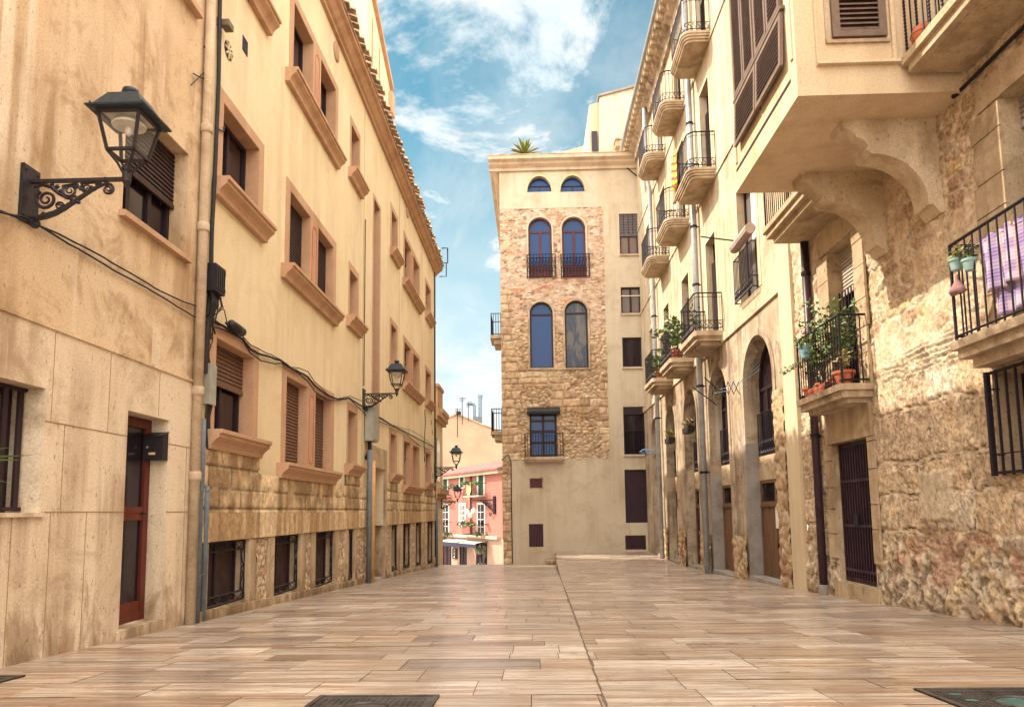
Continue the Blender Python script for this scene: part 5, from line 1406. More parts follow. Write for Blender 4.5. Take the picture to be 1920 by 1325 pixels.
# ------------------------------------------------------------------ wall lanterns
def clear_glass():
    t = NT('lantern_pane'); t.color((.8, .78, .72)); t.rough(.08); t.b.inputs['Alpha'].default_value = .07
    t.b.inputs['Specular IOR Level'].default_value = .6; return t.m
M['pane'] = clear_glass()
M['reflector'] = plain('lamp_reflector', (.55, .52, .44), .35, .2, 10)
GL = 'wrought iron lanterns on scrolled wall brackets'
def lamp_proto(loc, label):
    e = empty('street_lamp', loc, label, 'street lamp', GL)
    ir = M['lamp_iron']
    mb = MB(); mb.box(0, .03, -.10, .10, -.36, .12)
    for y in (-.07, .07):
        for z in (-.31, .08): mb.lathe([(.014, .03), (.010, .042)], (0, y, z), 8, 'x')
    local(mb, 'mounting_plate', ir, e)
    mb = MB(); mb.bar((.03, 0, 0), (.80, 0, 0), .032, .028)
    low = [(.04, 0, -.31), (.10, 0, -.315), (.17, 0, -.30), (.24, 0, -.275), (.31, 0, -.235), (.38, 0, -.185), (.46, 0, -.13), (.54, 0, -.075), (.60, 0, -.045), (.66, 0, -.035)]
    mb.tube(low, [.018, .024, .026, .024, .022, .020, .018, .016, .014, .012], 6)
    def sp(c, r, a0, turns, th): mb.tube(spiral((c[0], 0, c[1]), r, r*.16, a0, a0+turns*2*PI, 26), [th*(1-.5*i/26) for i in range(27)], 5)
    sp((.155, -.155), .088, 2.2, 1.9, .017); sp((.345, -.085), .060, 2.4, 1.8, .013); sp((.475, -.065), .042, 2.4, 1.7, .011)
    sp((.655, -.085), .048, 1.7, -1.8, .013); sp((.085, -.365), .042, 1.2, 1.8, .014); sp((.575, -.035), .024, 2.4, 1.5, .009); sp((.265, -.215), .034, 0., 1.5, .011)
    mb.tube([(.05, 0, -.05), (.12, 0, -.03), (.20, 0, -.055), (.26, 0, -.11), (.33, 0, -.155), (.40, 0, -.135)], [.012, .016, .019, .017, .013, .008], 5)
    mb.tube([(.28, 0, -.045), (.40, 0, -.03), (.43, 0, -.075), (.50, 0, -.11), (.56, 0, -.08)], [.010, .013, .014, .011, .007], 5)
    mb.tube([(.43, 0, -.03), (.53, 0, -.025), (.60, 0, -.03)], .009, 5)
    for x, z, s in ((.24, -.05, .022), (.39, -.06, .02), (.30, -.25, .022), (.36, -.16, .018), (.42, -.19, .02), (.20, -.03, .018), (.52, -.06, .014), (.14, -.28, .02), (.27, -.09, .02)):
        mb.lathe([(s*.2, -s), (s, -s*.2), (s*.7, s*.5), (s*.1, s)], (x, 0, z), 6, 'y')
    mb.bar((.63, 0, -.04), (.63, 0, .02), .02)
    local(mb, 'bracket', ir, e)
    mb = MB(); c = .80
    mb.lathe([(.008, -.075), (.02, -.05), (.034, -.02), (.034, .06), (.046, .075), (.04, .10), (.024, .12)], (c, 0, 0), 12)
    for sx in (-1, 1):
        for sy in (-1, 1):
            mb.tube([(c+.02*sx, .02*sy, .05), (c+.05*sx, .05*sy, .12), (c+.108*sx, .108*sy, .205)], .011, 5)
            mb.bar((c+.108*sx, .108*sy, .21), (c+.165*sx, .165*sy, .52), .022)
    for z, h, w_ in ((.212, .108, .024), (.515, .166, .03)):
        for a, b in (((-1, -1), (1, -1)), ((1, -1), (1, 1)), ((1, 1), (-1, 1)), ((-1, 1), (-1, -1))):
            mb.bar((c+h*a[0], h*a[1], z), (c+h*b[0], h*b[1], z), w_)
    fr = local(mb, 'lantern_frame', ir, e)
    for sx, sy in ((1, 0), (-1, 0), (0, 1), (0, -1)):
        mb = MB(); a = .102; b = .158
        pt = lambda h, z, s: (c+(h if sx == 0 and s > 0 else -h if sx == 0 else h*sx), (h*s if sx else h*sy), z)
        mb.quad(pt(a, .225, -1), pt(a, .225, 1), pt(b, .505, 1), pt(b, .505, -1))
        local(mb, 'glass_pane', M['pane'], fr)
    mb = MB(); P4 = [(-1, -1), (1, -1), (1, 1), (-1, 1)]
    lv = [(.172, .520), (.232, .528), (.236, .542), (.20, .556), (.118, .70), (.06, .715)]
    base = len(mb.v)
    for h, z in lv: mb.v += [(c+h*x, h*y, z) for x, y in P4]
    for i in range(len(lv)-1):
        for k in range(4): mb.f.append((i*4+k, i*4+(k+1) % 4, i*4+4+(k+1) % 4, i*4+4+k))
    mb.f.append(tuple(len(mb.v)-4+k for k in range(4)))
    for x, y in P4: mb.lathe([(.008, .54), (.010, .565), (.004, .58)], (c+.205*x, .205*y, 0), 6)
    hd = local(mb, 'hood', M['lamp_hood'], e)
    mb = MB(); mb.lathe([(.052, .70), (.05, .745), (.066, .755), (.060, .785), (.03, .80), (.0, .805)], (c, 0, 0), 14); local(mb, 'finial', M['lamp_hood'], hd, True)
    mb = MB(); mb.quad((c-.17, -.17, .521), (c+.17, -.17, .521), (c+.17, .17, .521), (c-.17, .17, .521)); mb.lathe([(.125, .455), (.13, .47), (.10, .50), (.05, .518)], (c, 0, 0), 20); local(mb, 'reflector', M['reflector'], e)
    mb = MB(); mb.lathe([(.01, .38), (.028, .40), (.03, .45), (.02, .50)], (c, 0, 0), 10); local(mb, 'bulb', M['lamp_glass'], e, True)
    return e
lp = lamp_proto((XL, 5.40, 3.57), 'large wall lantern on the stained ochre house, beside the shuttered window'); lp.scale = (1., .94, .96)
for (x, y, z, s), lb in (((XL, 16.82, 3.72, 1.0), 'wall lantern on the long yellow building, above the grey cabinet'),
        ((XL, 29.2, 2.72, 1.12), 'wall lantern at the far corner of the long yellow building, seen against the beige gable'),
        ((XS, 33.6, 1.42, .95), 'farthest wall lantern, on the narrow orange house, seen against the salmon house')):
    o = copy_tree(lp); o.location = (x, y, z); o.scale = (s, s, s); o['label'] = lb
# three globes on a bracket by the salmon house
e = empty('globe_lamp', PK(L-.3, 1.8, -.1), 'wall lamp with three white globes on an ornate black bracket on the salmon house', 'street lamp')
gu = [Z7(462, 670), Z7(497, 712), Z7(533, 662)]; br = rect7(655, 490, 678, 695); ar_ = Z7(500, 540)
mb = MB(); mb.pbox(PK, br[0], br[1], br[2], br[3], -.12, .2); mb.build('mounting_plate', M['iron'], e)
mb = MB(); zt = ar_[1]; mb.tube([PK(br[0], zt, -.1), PK(gu[1][0], zt, -.9)], .05, 5)
mb.tube([PK(br[0], br[2]+.2, -.1), PK(br[0]-.6, br[2]+.6, -.15), PK(br[0]-1.2, zt-.25, -.3), PK(br[0]-1.7, zt, -.4)], .05, 5)
for k, (du, dv, r_) in enumerate(((-.45, -.5, .33), (-1.05, -.3, .25), (-.3, -1.2, .22), (-1.5, -.2, .15))):
    cpt = (br[0]+du, zt+dv); mb.tube([PK(cpt[0]+r_*(1-i/18)*math.cos(i*.6), cpt[1]+r_*(1-i/18)*math.sin(i*.6), -.2) for i in range(17)], .035, 4)
mb.tube([PK(gu[1][0], zt, -.9), PK(gu[1][0], gu[1][1]+.5, -.9)], .04, 5)
for u, v in gu: mb.tube([PK(gu[1][0], gu[1][1]+.55, -.9), PK(u, v+.2, -.9)], .035, 5)
mb.build('bracket', M['iron'], e)
for u, v in gu:
    mb = MB(); mb.lathe([(.24*math.sin(PI*k/8)+.001, -.24*math.cos(PI*k/8)) for k in range(9)], PK(u, v, -.9), 12); mb.build('globe', M['white'], e, True)

# ------------------------------------------------------------------ things fixed to the left-hand walls
mx0, mz0 = onY(268, 862, 7.6); mx1, mz1 = onY(306, 814, 7.6)
e = empty('mailbox', (mx0, 7.70, mz0), 'black metal mailbox with a small lock hanging in the front door recess', 'mailbox')
mb = MB(); mb.prism([(7.715, mz0), (7.60, mz0), (7.60, mz1-.02), (7.63, mz1), (7.715, mz1+.03)], lambda a, b, t_: (t_, a, b), mx0, mx1); mb.build('box', M['box_black'], e)
mb = MB(); mb.prism([(7.595, mz1-.03), (7.59, mz1-.015), (7.63, mz1+.008), (7.716, mz1+.038), (7.716, mz1+.03), (7.63, mz1), (7.60, mz1-.02)], lambda a, b, t_: (t_, a, b), mx0-.012, mx1+.012); mb.build('lid', M['box_black'], e)
mb = MB(); mb.lathe([(.012, -.012), (.012, 0)], (mx0+.045, 7.60, (mz0+mz1)/2), 10, 'y'); mb.build('lock', M['pipe_grey'], e)
mb = MB(); mb.box(mx0+.06, mx0+.13, 7.594, 7.602, mz0+.055, mz0+.08); mb.build('name_plate', plain('brass_plate', (.55, .42, .22), .4), e)
def cable(pts, r, label, name='cable', n=5, mat='cable', cat='cable', group=None, wob=0., seed=0):
    rng = random.Random(seed); P_ = [Vector(p) for p in pts]; out_ = []
    for a, b in zip(P_[:-1], P_[1:]):
        k = max(1, int((b-a).length/.12))
        for i in range(k): out_.append(a.lerp(b, i/k)+Vector((0, rng.uniform(-wob, wob), rng.uniform(-wob, wob))))
    out_.append(P_[-1]); mb = MB(); mb.tube(out_, r, n)
    return tag(mb.build(name, M[mat]), label, cat, group)
def onL(px, py, off=.03): y, z = onX(px, py, XL+off); return (XL+off, y, z)
cable([onL(-60, 372)]+[onL(*q) for q in ((0, 398), (45, 407), (75, 424), (110, 446), (165, 478), (230, 516), (290, 548), (346, 583), (368, 596))], .009, 'lower of two black cables crossing the stained ochre wall under the lantern', wob=.004)
cable([onL(-60, 368)]+[onL(*q) for q in ((10, 400), (60, 418), (110, 438), (140, 455), (180, 474), (240, 510), (300, 545), (347, 567), (368, 574))], .009, 'upper of two black cables crossing the stained ochre wall under the lantern', wob=.004, seed=3)
cable([onL(388, -20), onL(392, 30), onL(394, 62), onL(390, 80), onL(383, 89)], .010, 'short loose black cable dangling beside the pale drainpipe at the top')
cable([onL(413, -30, .04), onL(410, 150, .04), onL(404, 300, .04), onL(397, 440, .04), onL(396, 500, .04), onL(393, 560, .04), onL(388, 604, .04), onL(385, 700, .04)], .026, 'thick black vertical conduit at the corner of the yellow building', 'conduit', 6, cat='conduit')
cable([onL(362, 138), onL(380, 148), onL(390, 140), onL(383, 136), onL(368, 150), onL(358, 160)], .008, 'tangle of thin wire tied round the pale drainpipe', 'wire', 4, cat='wire')
cable([onL(404, 235), onL(412, 244), onL(419, 247), onL(421, 236)], .010, 'thin cable leading into the upper corner window of the yellow building')
e = empty('drainpipe', (XL+.08, 8.27, 0), 'pale cream painted drainpipe with collars at the corner of the ochre house', 'drainpipe')
mb = MB(); mb.tube([(XL+.07, 8.27, zl(8.3)), (XL+.07, 8.27, 11.5)], .058, 12); mb.build('pipe', M['pipe_cream'], e, True)
for z in (1.35, 2.35, 4.35, 5.6, 8.2):
    mb = MB(); mb.lathe([(.066, -.05), (.072, -.02), (.072, .04), (.062, .06)], (XL+.07, 8.27, z), 12); mb.build('collar', M['pipe_cream'], e, True)
for i, (y, r_, zt, lb) in enumerate(((8.46, .042, 2.05, 'left of two grey conduits rising from the ground at the corner of the yellow building'), (8.63, .036, 1.25, 'right of two grey conduits rising from the ground at the corner of the yellow building'))):
    mb = MB(); z0 = zl(y); mb.tube([(XL+.05, y, z0), (XL+.05, y, zt*.55), (XL+.06, y-.02*i, zt*.7), (XL+.05, y, zt)], r_, 8)
    for z in (.2, .8, 1.2): mb.tube([(XL+.05+r_*1.15*math.cos(k*PI/4), y+r_*1.15*math.sin(k*PI/4), z) for k in range(9)], .006, 4)
    tag(mb.build('conduit', M['conduit'], None, True), lb, 'conduit')
mb = MB(); mb.box(XL+.005, XL+.08, 8.55, 8.74, 2.25, 2.75); e = tag(mb.build('junction_box', M['grey_box']), 'small grey junction box under the tangle of cables at the yellow building corner', 'junction box')
e = empty('distribution_box', (XL+.1, 8.55, 3.6), 'black ribbed telephone distribution box above a tangle of hanging cables', 'distribution box')
mb = MB(); mb.box(XL+.03, XL+.18, 8.40, 8.68, 3.62, 3.96)
for k in range(5): mb.box(XL+.18, XL+.195, 8.41+k*.055, 8.435+k*.055, 3.65, 3.93)
mb.build('box', M['box_black'], e)
mb = MB(); mb.lathe([(.135, 0), (.145, .02), (.135, .05), (.05, .06)], (XL+.01, 8.80, 3.82), 18, 'x')
mb.build('fan_disc', M['box_black'], e)
mb = MB()
for k in range(8): a = k*PI/4; mb.bar((XL+.072, 8.80, 3.82), (XL+.068, 8.80+.13*math.cos(a), 3.82+.13*math.sin(a)), .012)
mb.build('ribs', plain('brass_rib', (.42, .3, .16), .5), e)
mb = MB(); mb.box(XL+.196, XL+.199, 8.645, 8.66, 3.70, 3.86); mb.build('sticker', M['white'], e)
rng = random.Random(11)
mb = MB()
for k in range(13):
    y0 = 8.45+.025*k; y1 = rng.uniform(8.5, 8.75); z1 = rng.uniform(2.7, 3.35)
    mb.tube([(XL+.1, y0, 3.63), (XL+.12, y0+rng.uniform(-.06, .06), 3.5), (XL+.06, (y0+y1)/2+rng.uniform(-.08, .08), 3.3), (XL+.04, y1, (z1+3.2)/2), (XL+.04, 8.62+rng.uniform(-.03, .05), z1)], rng.choice((.007, .01, .013)), 4)
for k in range(6):
    y0 = 8.56+.03*k; mb.tube([(XL+.04, y0, 2.75), (XL+.06, y0+rng.uniform(-.03, .03), 2.4), (XL+.03, y0+rng.uniform(-.03, .03), 2.1), (XL+.05, 8.6+.02*k, 1.7)], .011, 4)
mb.tube([(XL+.06, 8.6, 3.45), (XL+.1, 8.85, 3.5), (XL+.08, 9.0, 3.36)], .007, 4); mb.lathe([(.012, -.05), (.02, 0), (.012, .04)], (XL+.08, 9.0, 3.36), 6, 'y')
tag(mb.build('cable_tangle', M['cable']), 'tangle of black wires hanging below the black distribution box', 'cables')
sw = [(378, 583), (398, 602), (420, 612), (440, 626), (455, 636), (470, 655), (490, 665), (515, 672), (527, 676), (545, 690), (560, 697), (577, 706), (590, 722), (615, 742), (633, 748), (655, 746), (668, 755), (680, 762), (697, 777), (715, 785), (735, 797), (757, 808), (770, 815), (785, 823), (800, 830), (813, 838)]
for i, (dy, r_) in enumerate(((0, .018), (6, .010), (-5, .008))):
    pts = [onL(x, y+dy*(1+.9*math.sin(k*1.1+i)), .04+.012*i) for k, (x, y) in enumerate(sw)]
    cable(pts, r_, ('thickest swagged black cable running the length of the yellow facade', 'thin slack black cable sagging below the thick one on the yellow facade', 'thin black cable running just above the thick one on the yellow facade')[i], wob=.006, seed=i)
y0, z0 = onX(418, 606, XL); y1, z1 = onX(450, 628, XL)
mb = MB(); a = Vector((XL+.09, y0, z0)); b = Vector((XL+.09, y1-.1, z1)); d = (b-a)
mb.tube([a, a+d*.08, a+d*.1, a+d*.5, a+d*.9, a+d*.92, b, b+d*.15], [.03, .05, .062, .066, .062, .05, .02, .008], 10)
tag(mb.build('cable_splice', M['box_black'], None, True), 'black cylindrical cable splice on the swagged cables above the corner window', 'cable splice')
y, z = onX(413, 50, XL); mb = MB(); mb.box(XL+.04, XL+.15, y-.09, y+.07, z-.04, z+.04); mb.box(XL, XL+.05, y-.12, y-.05, z-.06, z+.05)
tag(mb.build('wall_sensor', plain('bronze_box', (.16, .12, .085), .5)), 'small bronze coloured box fixed across the black conduit high on the yellow wall', 'sensor')
e = empty('electric_cabinet', (XL, 17.1, 2.6), 'slim grey electric cabinet on the yellow wall under the second lantern', 'cabinet')
mb = MB(); mb.box(XL+.02, XL+.22, 16.92, 17.5, 2.62, 3.46); mb.build('body', M['grey_box'], e)
mb = MB(); mb.box(XL+.22, XL+.232, 16.95, 17.47, 2.66, 3.42); mb.build('door', M['grey_box'], e)
mb = MB(); mb.tube([(XL+.08, 17.2, 2.62), (XL+.08, 17.2, 2.4), (XL+.05, 17.0, 2.2)], .05, 6); mb.build('cable_outlet', M['cable'], e)
for y, mt, z1, r_, lb in ((17.28, 'pipe_orange', 2.16, .075, 'apricot drainpipe beside the street door of the yellow building'), (16.98, 'conduit', 2.4, .06, 'dark grey conduit beside the apricot drainpipe on the yellow building'), (28.95, 'conduit', 1.3, .05, 'thin grey pipe at the far corner of the yellow building')):
    mb = MB(); mb.tube([(XL+.13, y, zl(y)), (XL+.13, y, z1*.4), (XL+.13, y, z1)], r_, 10); e = tag(mb.build('drainpipe', M[mt], None, True, origin=(XL+.13, y, zl(y))), lb, 'drainpipe')
cable([(XL+.04, 29.1, 11.0), (XL+.04, 29.1, 5), (XL+.04, 29.1, 1.4)], .03, 'dark pipe down the far edge of the yellow building', 'drainpipe', 6, cat='drainpipe')
cable([(XL+.03, 16.75, 8.0), (XL+.03, 16.75, 3.9)], .012, 'thin black cable dropping to the second lantern on the yellow wall')
cable([(XL+.03, 26.4, 4.7), (XL+.04, 26.5, 4.2), (XL+.03, 26.2, 3.4), (XL+.03, 26.4, 3.0), (XL+.03, 26.3, 2.75)], .014, 'thin black cable dropping below the far pair of windows', wob=.01)
mb = MB(); mb.tube([(XL+.1, 29.3, 11.35), (XL+.55, 29.35, 11.35), (XL+.55, 29.35, 12.0), (XL+.3, 29.35, 12.0)], .03, 5); mb.tube([(XL+.2, 29.3, 10.75), (XL+.5, 29.3, 10.75), (XL+.5, 29.3, 11.35)], .022, 5)
tag(mb.build('roof_bracket', M['iron']), 'small black iron bracket at the far end of the tiled eaves', 'bracket')

# ------------------------------------------------------------------ plants
def foliage(mb, c, rx, rz, n, size, rng, droop=0.):
    for k in range(n):
        while True:
            d = Vector((rng.uniform(-1, 1), rng.uniform(-1, 1), rng.uniform(-1, 1)))
            if .15 < d.length < 1: break
        p = Vector(c)+Vector((d.x*rx, d.y*rx, d.z*rz-droop*d.x*d.x))
        a = Vector((rng.uniform(-1, 1), rng.uniform(-1, 1), rng.uniform(-.3, .9))).normalized(); s = size*rng.uniform(.6, 1.3)
        b = a.cross(Vector((rng.uniform(-1, 1), rng.uniform(-1, 1), rng.uniform(-1, 1)))).normalized()*s*.3
        n_ = a.cross(b).normalized()*s*.12
        mb.add([p, p+a*s*.5+b+n_, p+a*s, p+a*s*.5-b+n_], [(0, 1, 2), (0, 2, 3)])
def stems(mb, c, n, h, spread, rng, r=.006):
    tips = []
    for k in range(n):
        a = rng.uniform(0, 2*PI); s = rng.uniform(.2, 1)*spread; hh = h*rng.uniform(.6, 1)
        p1 = Vector(c)+Vector((math.cos(a)*s*.4, math.sin(a)*s*.4, hh*.55)); p2 = Vector(c)+Vector((math.cos(a)*s, math.sin(a)*s, hh))
        mb.tube([c, p1, p2], [r, r*.8, r*.4], 4); tips.append(p2); tips.append(p1)
    return tips
def pot(mb, c, r, h):
    mb.lathe([(r*.68, 0), (r*.74, .01), (r*.95, h*.78), (r*1.08, h*.79), (r*1.08, h), (r*.9, h), (r*.88, h*.9)], c, 14)
def potted(loc, r, h, fh, spread, n, size, label, seed, mat='leaf', pm='terracotta', group=None, flower=None, cat='plant', nst=8, box=None):
    rng = random.Random(seed); e = empty('potted_plant', loc, label, cat, group)
    mb = MB()
    if box: mb.prism([(-box[0]*.85, 0), (box[0]*.85, 0), (box[0], h), (-box[0], h)], lambda a, b, t_: (loc[0]+t_, loc[1]+a, loc[2]+b), -box[1], box[1])
    else: pot(mb, loc, r, h)
    mb.build('pot', M[pm], e)
    st = MB(); tips = stems(st, (loc[0], loc[1], loc[2]+h*.9), nst, fh, spread, rng); st.build('stem', M['stem'], e)
    lf = MB()
    for t_ in tips: foliage(lf, t_, spread*.42, spread*.42, max(3, n//len(tips)), size, rng)
    lf.build('foliage', M[mat], e)
    if flower:
        fl = MB()
        for t_ in tips[::3]: foliage(fl, t_, spread*.3, spread*.3, 4, size*.8, rng)
        fl.build('flowers', M[flower], e)
    return e
bz = 2.645
GP = 'plants on the stone balcony'
potted((4.50, 10.34, bz), .14, .20, .30, .18, 60, .09, 'terracotta pot with a low plant at the near corner of the small stone balcony', 1, 'leaf_yellow', nst=6, group=GP)
potted((4.55, 10.66, bz), .13, .18, 1.15, .38, 420, .085, 'tall leafy bush in a pot on the small stone balcony, against its near window bars', 2, 'leaf', group=GP, nst=16)
potted((4.50, 11.08, bz), .12, .16, .95, .32, 260, .085, 'mid height green shrub in a pot in the middle of the small stone balcony', 3, 'leaf', group=GP, nst=12)
potted((4.48, 11.55, bz), .12, .16, .70, .22, 170, .06, 'dark small leaved shrub at the far end of the small stone balcony', 4, 'leaf_dark', group=GP, nst=10)
potted((4.46, 11.15, bz), .1, .12, .12, .1, 40, .06, 'long terracotta trough along the railing of the small stone balcony', 5, 'leaf_dark', box=(.36, .06), nst=8, group=GP)
rng = random.Random(5)
e = empty('hanging_pot', (4.28, 11.15, 3.35), 'pale blue pot with a pink flower hung outside the small stone balcony railing', 'plant pot')
mb = MB(); pot(mb, (4.30, 11.2, 3.22), .10, .2); mb.build('pot', plain('blue_glaze', (.20, .36, .40), .4), e)
mb = MB(); foliage(mb, (4.30, 11.2, 3.46), .16, .12, 70, .07, rng); mb.build('foliage', M['leaf'], e)
mb = MB(); foliage(mb, (4.26, 11.15, 3.60), .04, .04, 12, .05, rng); mb.build('flowers', M['pink_flower'], e)
mb = MB(); pts = [Vector((4.42, 11.6, 3.25))+Vector((-.02*k, .07*k, -.01*k+.012*math.sin(k))) for k in range(9)]; mb.tube(pts, .006, 4)
tr = tag(mb.build('trailing_vine', M['stem']), 'thin trailing vine reaching out past the far end of the small stone balcony', 'vine')
mb = MB()
for p in pts: foliage(mb, p, .05, .05, 7, .055, rng)
mb.build('leaves', M['leaf'], tr)
# second stone balcony: hanging pots, bag, washing
for i, (px, py, lb) in enumerate(((1793, 497, 'pale aqua pot with a wilting plant hung inside the balcony corner'), (1818, 497, 'aqua square pot hung beside the pink bag, nearer the washing'))):
    y = 7.45-.18*i; x, z = onY(px, py, y)
    e = empty('hanging_pot', (x, y, z), lb, 'plant pot', 'aqua pots hung on the balcony railing')
    mb = MB(); pot(mb, (x, y, z-.06), .068, .125); mb.build('pot', plain('aqua_glaze', (.22, .34, .31), .45), e)
    mb = MB(); foliage(mb, (x, y, z+.13), .09, .06, 40, .06, rng); mb.build('foliage', M['leaf_yellow'] if i == 0 else M['leaf_dark'], e)
    mb = MB(); mb.tube([(x, y, z+.1), (x+.01, y, z+.22), (x+.02, y-.02, z+.26)], .005, 4); mb.build('hook', M['iron'], e)
y = 7.5; x, z = onY(1795, 540, y)
mb = MB(); pr_ = [(.010, .15), (.018, .10), (.03, .07), (.06, 0), (.078, -.04), (.06, -.06), (.02, -.065)]; mb.lathe(pr_, (x, y, z), 10)
mb.v = [(a, b+(.35*(b-y) if c < z+.05 else 0), c+.01*math.sin(a*60)) for a, b, c in mb.v]
e = tag(mb.build('cloth_bag', plain('dusty_pink_cloth', (.30, .16, .16), .9), None, True), 'dusty pink cloth bag tied to the balcony railing below the aqua pots', 'bag')
mb = MB(); mb.tube([(x, y, z+.18), (x+.01, y, z+.36)], .006, 4); mb.build('cord', M['cable'], e)
lx = 4.58
mb = MB(); mb.tube([(4.55, 7.55, 3.58)]+[(lx, 7.4-.2*k, 3.56-.03*math.sin(k*.3)) for k in range(12)], .004, 4); tag(mb.build('clothesline', M['white']), 'thin white clothesline strung behind the balcony railing', 'clothesline')
def plaid():
    t = NT('plaid_cloth'); p = t.pos()
    s = t.n('ShaderNodeSeparateXYZ'); t.l(p, s.inputs[0])
    fy = t.math('FRACT', t.math('MULTIPLY', s.outputs[1], 5.2)); fz = t.math('FRACT', t.math('MULTIPLY', s.outputs[2], 4.6))
    a = t.math('LESS_THAN', t.math('ABSOLUTE', t.math('SUBTRACT', fy, .45)), .22); b = t.math('LESS_THAN', t.math('ABSOLUTE', t.math('SUBTRACT', fz, .5)), .24)
    c = t.mix(t.math('MULTIPLY', a, .6), (.46, .37, .46), (.17, .09, .30)); c = t.mix(t.math('MULTIPLY', b, .6), c, (.15, .08, .32))
    th = t.math('LESS_THAN', t.math('ABSOLUTE', t.math('SUBTRACT', fy, .85)), .06); c = t.mix(t.math('MULTIPLY', th, .7), c, (.55, .25, .2))
    fn = t.math('LESS_THAN', t.math('FRACT', t.math('MULTIPLY', s.outputs[2], 28.)), .35); c = t.mix(t.math('MULTIPLY', fn, .35), c, (.58, .50, .54))
    t.color(c); t.rough(.9); t.bump(t.noise(t.pos((1, 1, 1)), 300, 2), .2, .002); return t.m
M['plaid'] = plaid()
def cloth(y0, y1, z0, z1, x, label, seed, mat):
    mb = MB(); n, m = 28, 14; rng = random.Random(seed); ph = rng.uniform(0, 6)
    for j in range(m+1):
        for i in range(n+1):
            u, v = i/n, j/m
            mb.v.append((x+(.012+.03*v)*math.sin(u*15+ph)+.01*math.sin(u*31), y0+(y1-y0)*u+.02*v*math.sin(ph+3*u), z1+(z0-z1)*v-.02*math.sin(u*3.1)*v+.008*math.sin(u*22)))
    for j in range(m):
        for i in range(n): a = j*(n+1)+i; mb.f.append((a, a+1, a+n+2, a+n+1))
    o = tag(mb.build('hanging_cloth', mat, None, True), label, 'laundry')
    md = o.modifiers.new('thickness', 'SOLIDIFY'); md.thickness = .004
    return o
cloth(6.55, 7.19, 3.02, 3.58, 4.575, 'purple and white plaid cloth pegged on the balcony washing line', 2, M['plaid'])
cloth(6.55, 7.12, 2.76, 3.46, 4.635, 'longer purple plaid cloth hanging lower behind the first one', 6, M['plaid'])
cloth(6.95, 7.10, 3.35, 3.60, 4.62, 'small blue cloth peeping out behind the plaid washing', 8, plain('blue_cloth', (.16, .30, .50), .9))
for i, y in enumerate((6.93, 6.72)):
    mb = MB(); mb.box(4.565, 4.59, y-.008, y+.008, 3.55, 3.63); tag(mb.build('clothes_peg', plain('peg_wood', (.55, .38, .2), .7)), 'small wooden peg holding the plaid cloth on the line', 'peg', 'pegs on the washing line')
x, z = onY(1706, 84, 7.45); mb = MB(); r_ = .125
e = empty('basketball', (4.29, 7.40, 5.83+.12), 'orange ball with black seams on the top right balcony', 'ball')
mb.lathe([(r_*math.sin(PI*k/14)+.0005, -r_*math.cos(PI*k/14)) for k in range(15)], (4.29, 7.40, 5.83+r_), 20); mb.build('ball', plain('orange_rubber', (.44, .12, .06), .7, .1, 30), e, True)
mb = MB(); q = Vector((4.29, 7.40, 5.83+r_)); rr_ = r_+.001
for ax in range(3):
    pts = []
    for k in range(25):
        a = k*PI/12; v = [rr_*math.cos(a), rr_*math.sin(a)]; v.insert(ax, 0.); pts.append(q+Vector(v))
    mb.tube(pts, .004, 4)
mb.build('seams', M['cable'], e)
# ------------------------------------------------------------------ right-hand facade details
def downpipe(pts, r, label, mat, col_z=()):
    e = empty('drainpipe', pts[0], label, 'drainpipe'); mb = MB(); mb.tube(pts, r, 10); mb.build('pipe', M[mat], e, True)
    for z in col_z:
        mb = MB(); mb.lathe([(r*1.25, -.03), (r*1.25, .03)], (pts[0][0], pts[0][1], z), 10); mb.tube([(pts[0][0], pts[0][1], z), (XR+.02, pts[0][1], z)], .014, 4); mb.build('clamp', M['iron'], e)
XP = 4.70
y_ = 19.95
downpipe([(XP, y_, zr(y_)), (XP, y_, 8), (XP, y_, RZ+.2)], .085, 'long zinc downpipe between the second and third arches of the cream house', 'pipe_grey', (1.9, 4.3, 7.2, 8.9, 12))
downpipe([(XP, 26.9, zr(27)), (XP, 26.9, 8), (XP, 26.9, 13.2), (XP-.1, 26.9, 13.8), (XP-.1, 26.9, RZ)], .085, 'zinc downpipe near the far end of the cream house', 'pipe_grey', (4.3, 8.2))
e_ = downpipe([(XP, 26.9, zr(26.9)-.0), (XP, 26.9, 1.6)], .092, 'rusty red lower length of the far downpipe', 'pipe_brown') if False else None
downpipe([(4.75, 12.17, zr(12.17)), (4.75, 12.17, 3), (4.75, 12.17, 5.47)], .066, 'dark brown downpipe where the cream house meets the stone house', 'pipe_brown', (2.1, 3.6, 4.9))
mb = MB(); mb.lathe([(.085, 0), (.085, .16), (.07, .17)], (4.75, 12.17, zr(12.17)-.01), 12); tag(mb.build('pipe_shoe', M['concrete']), 'grey sleeve at the foot of the dark brown downpipe', 'pipe sleeve')
def onR(px, py, off): y, z = onX(px, py, XR-off); return (XR-off, y, z)
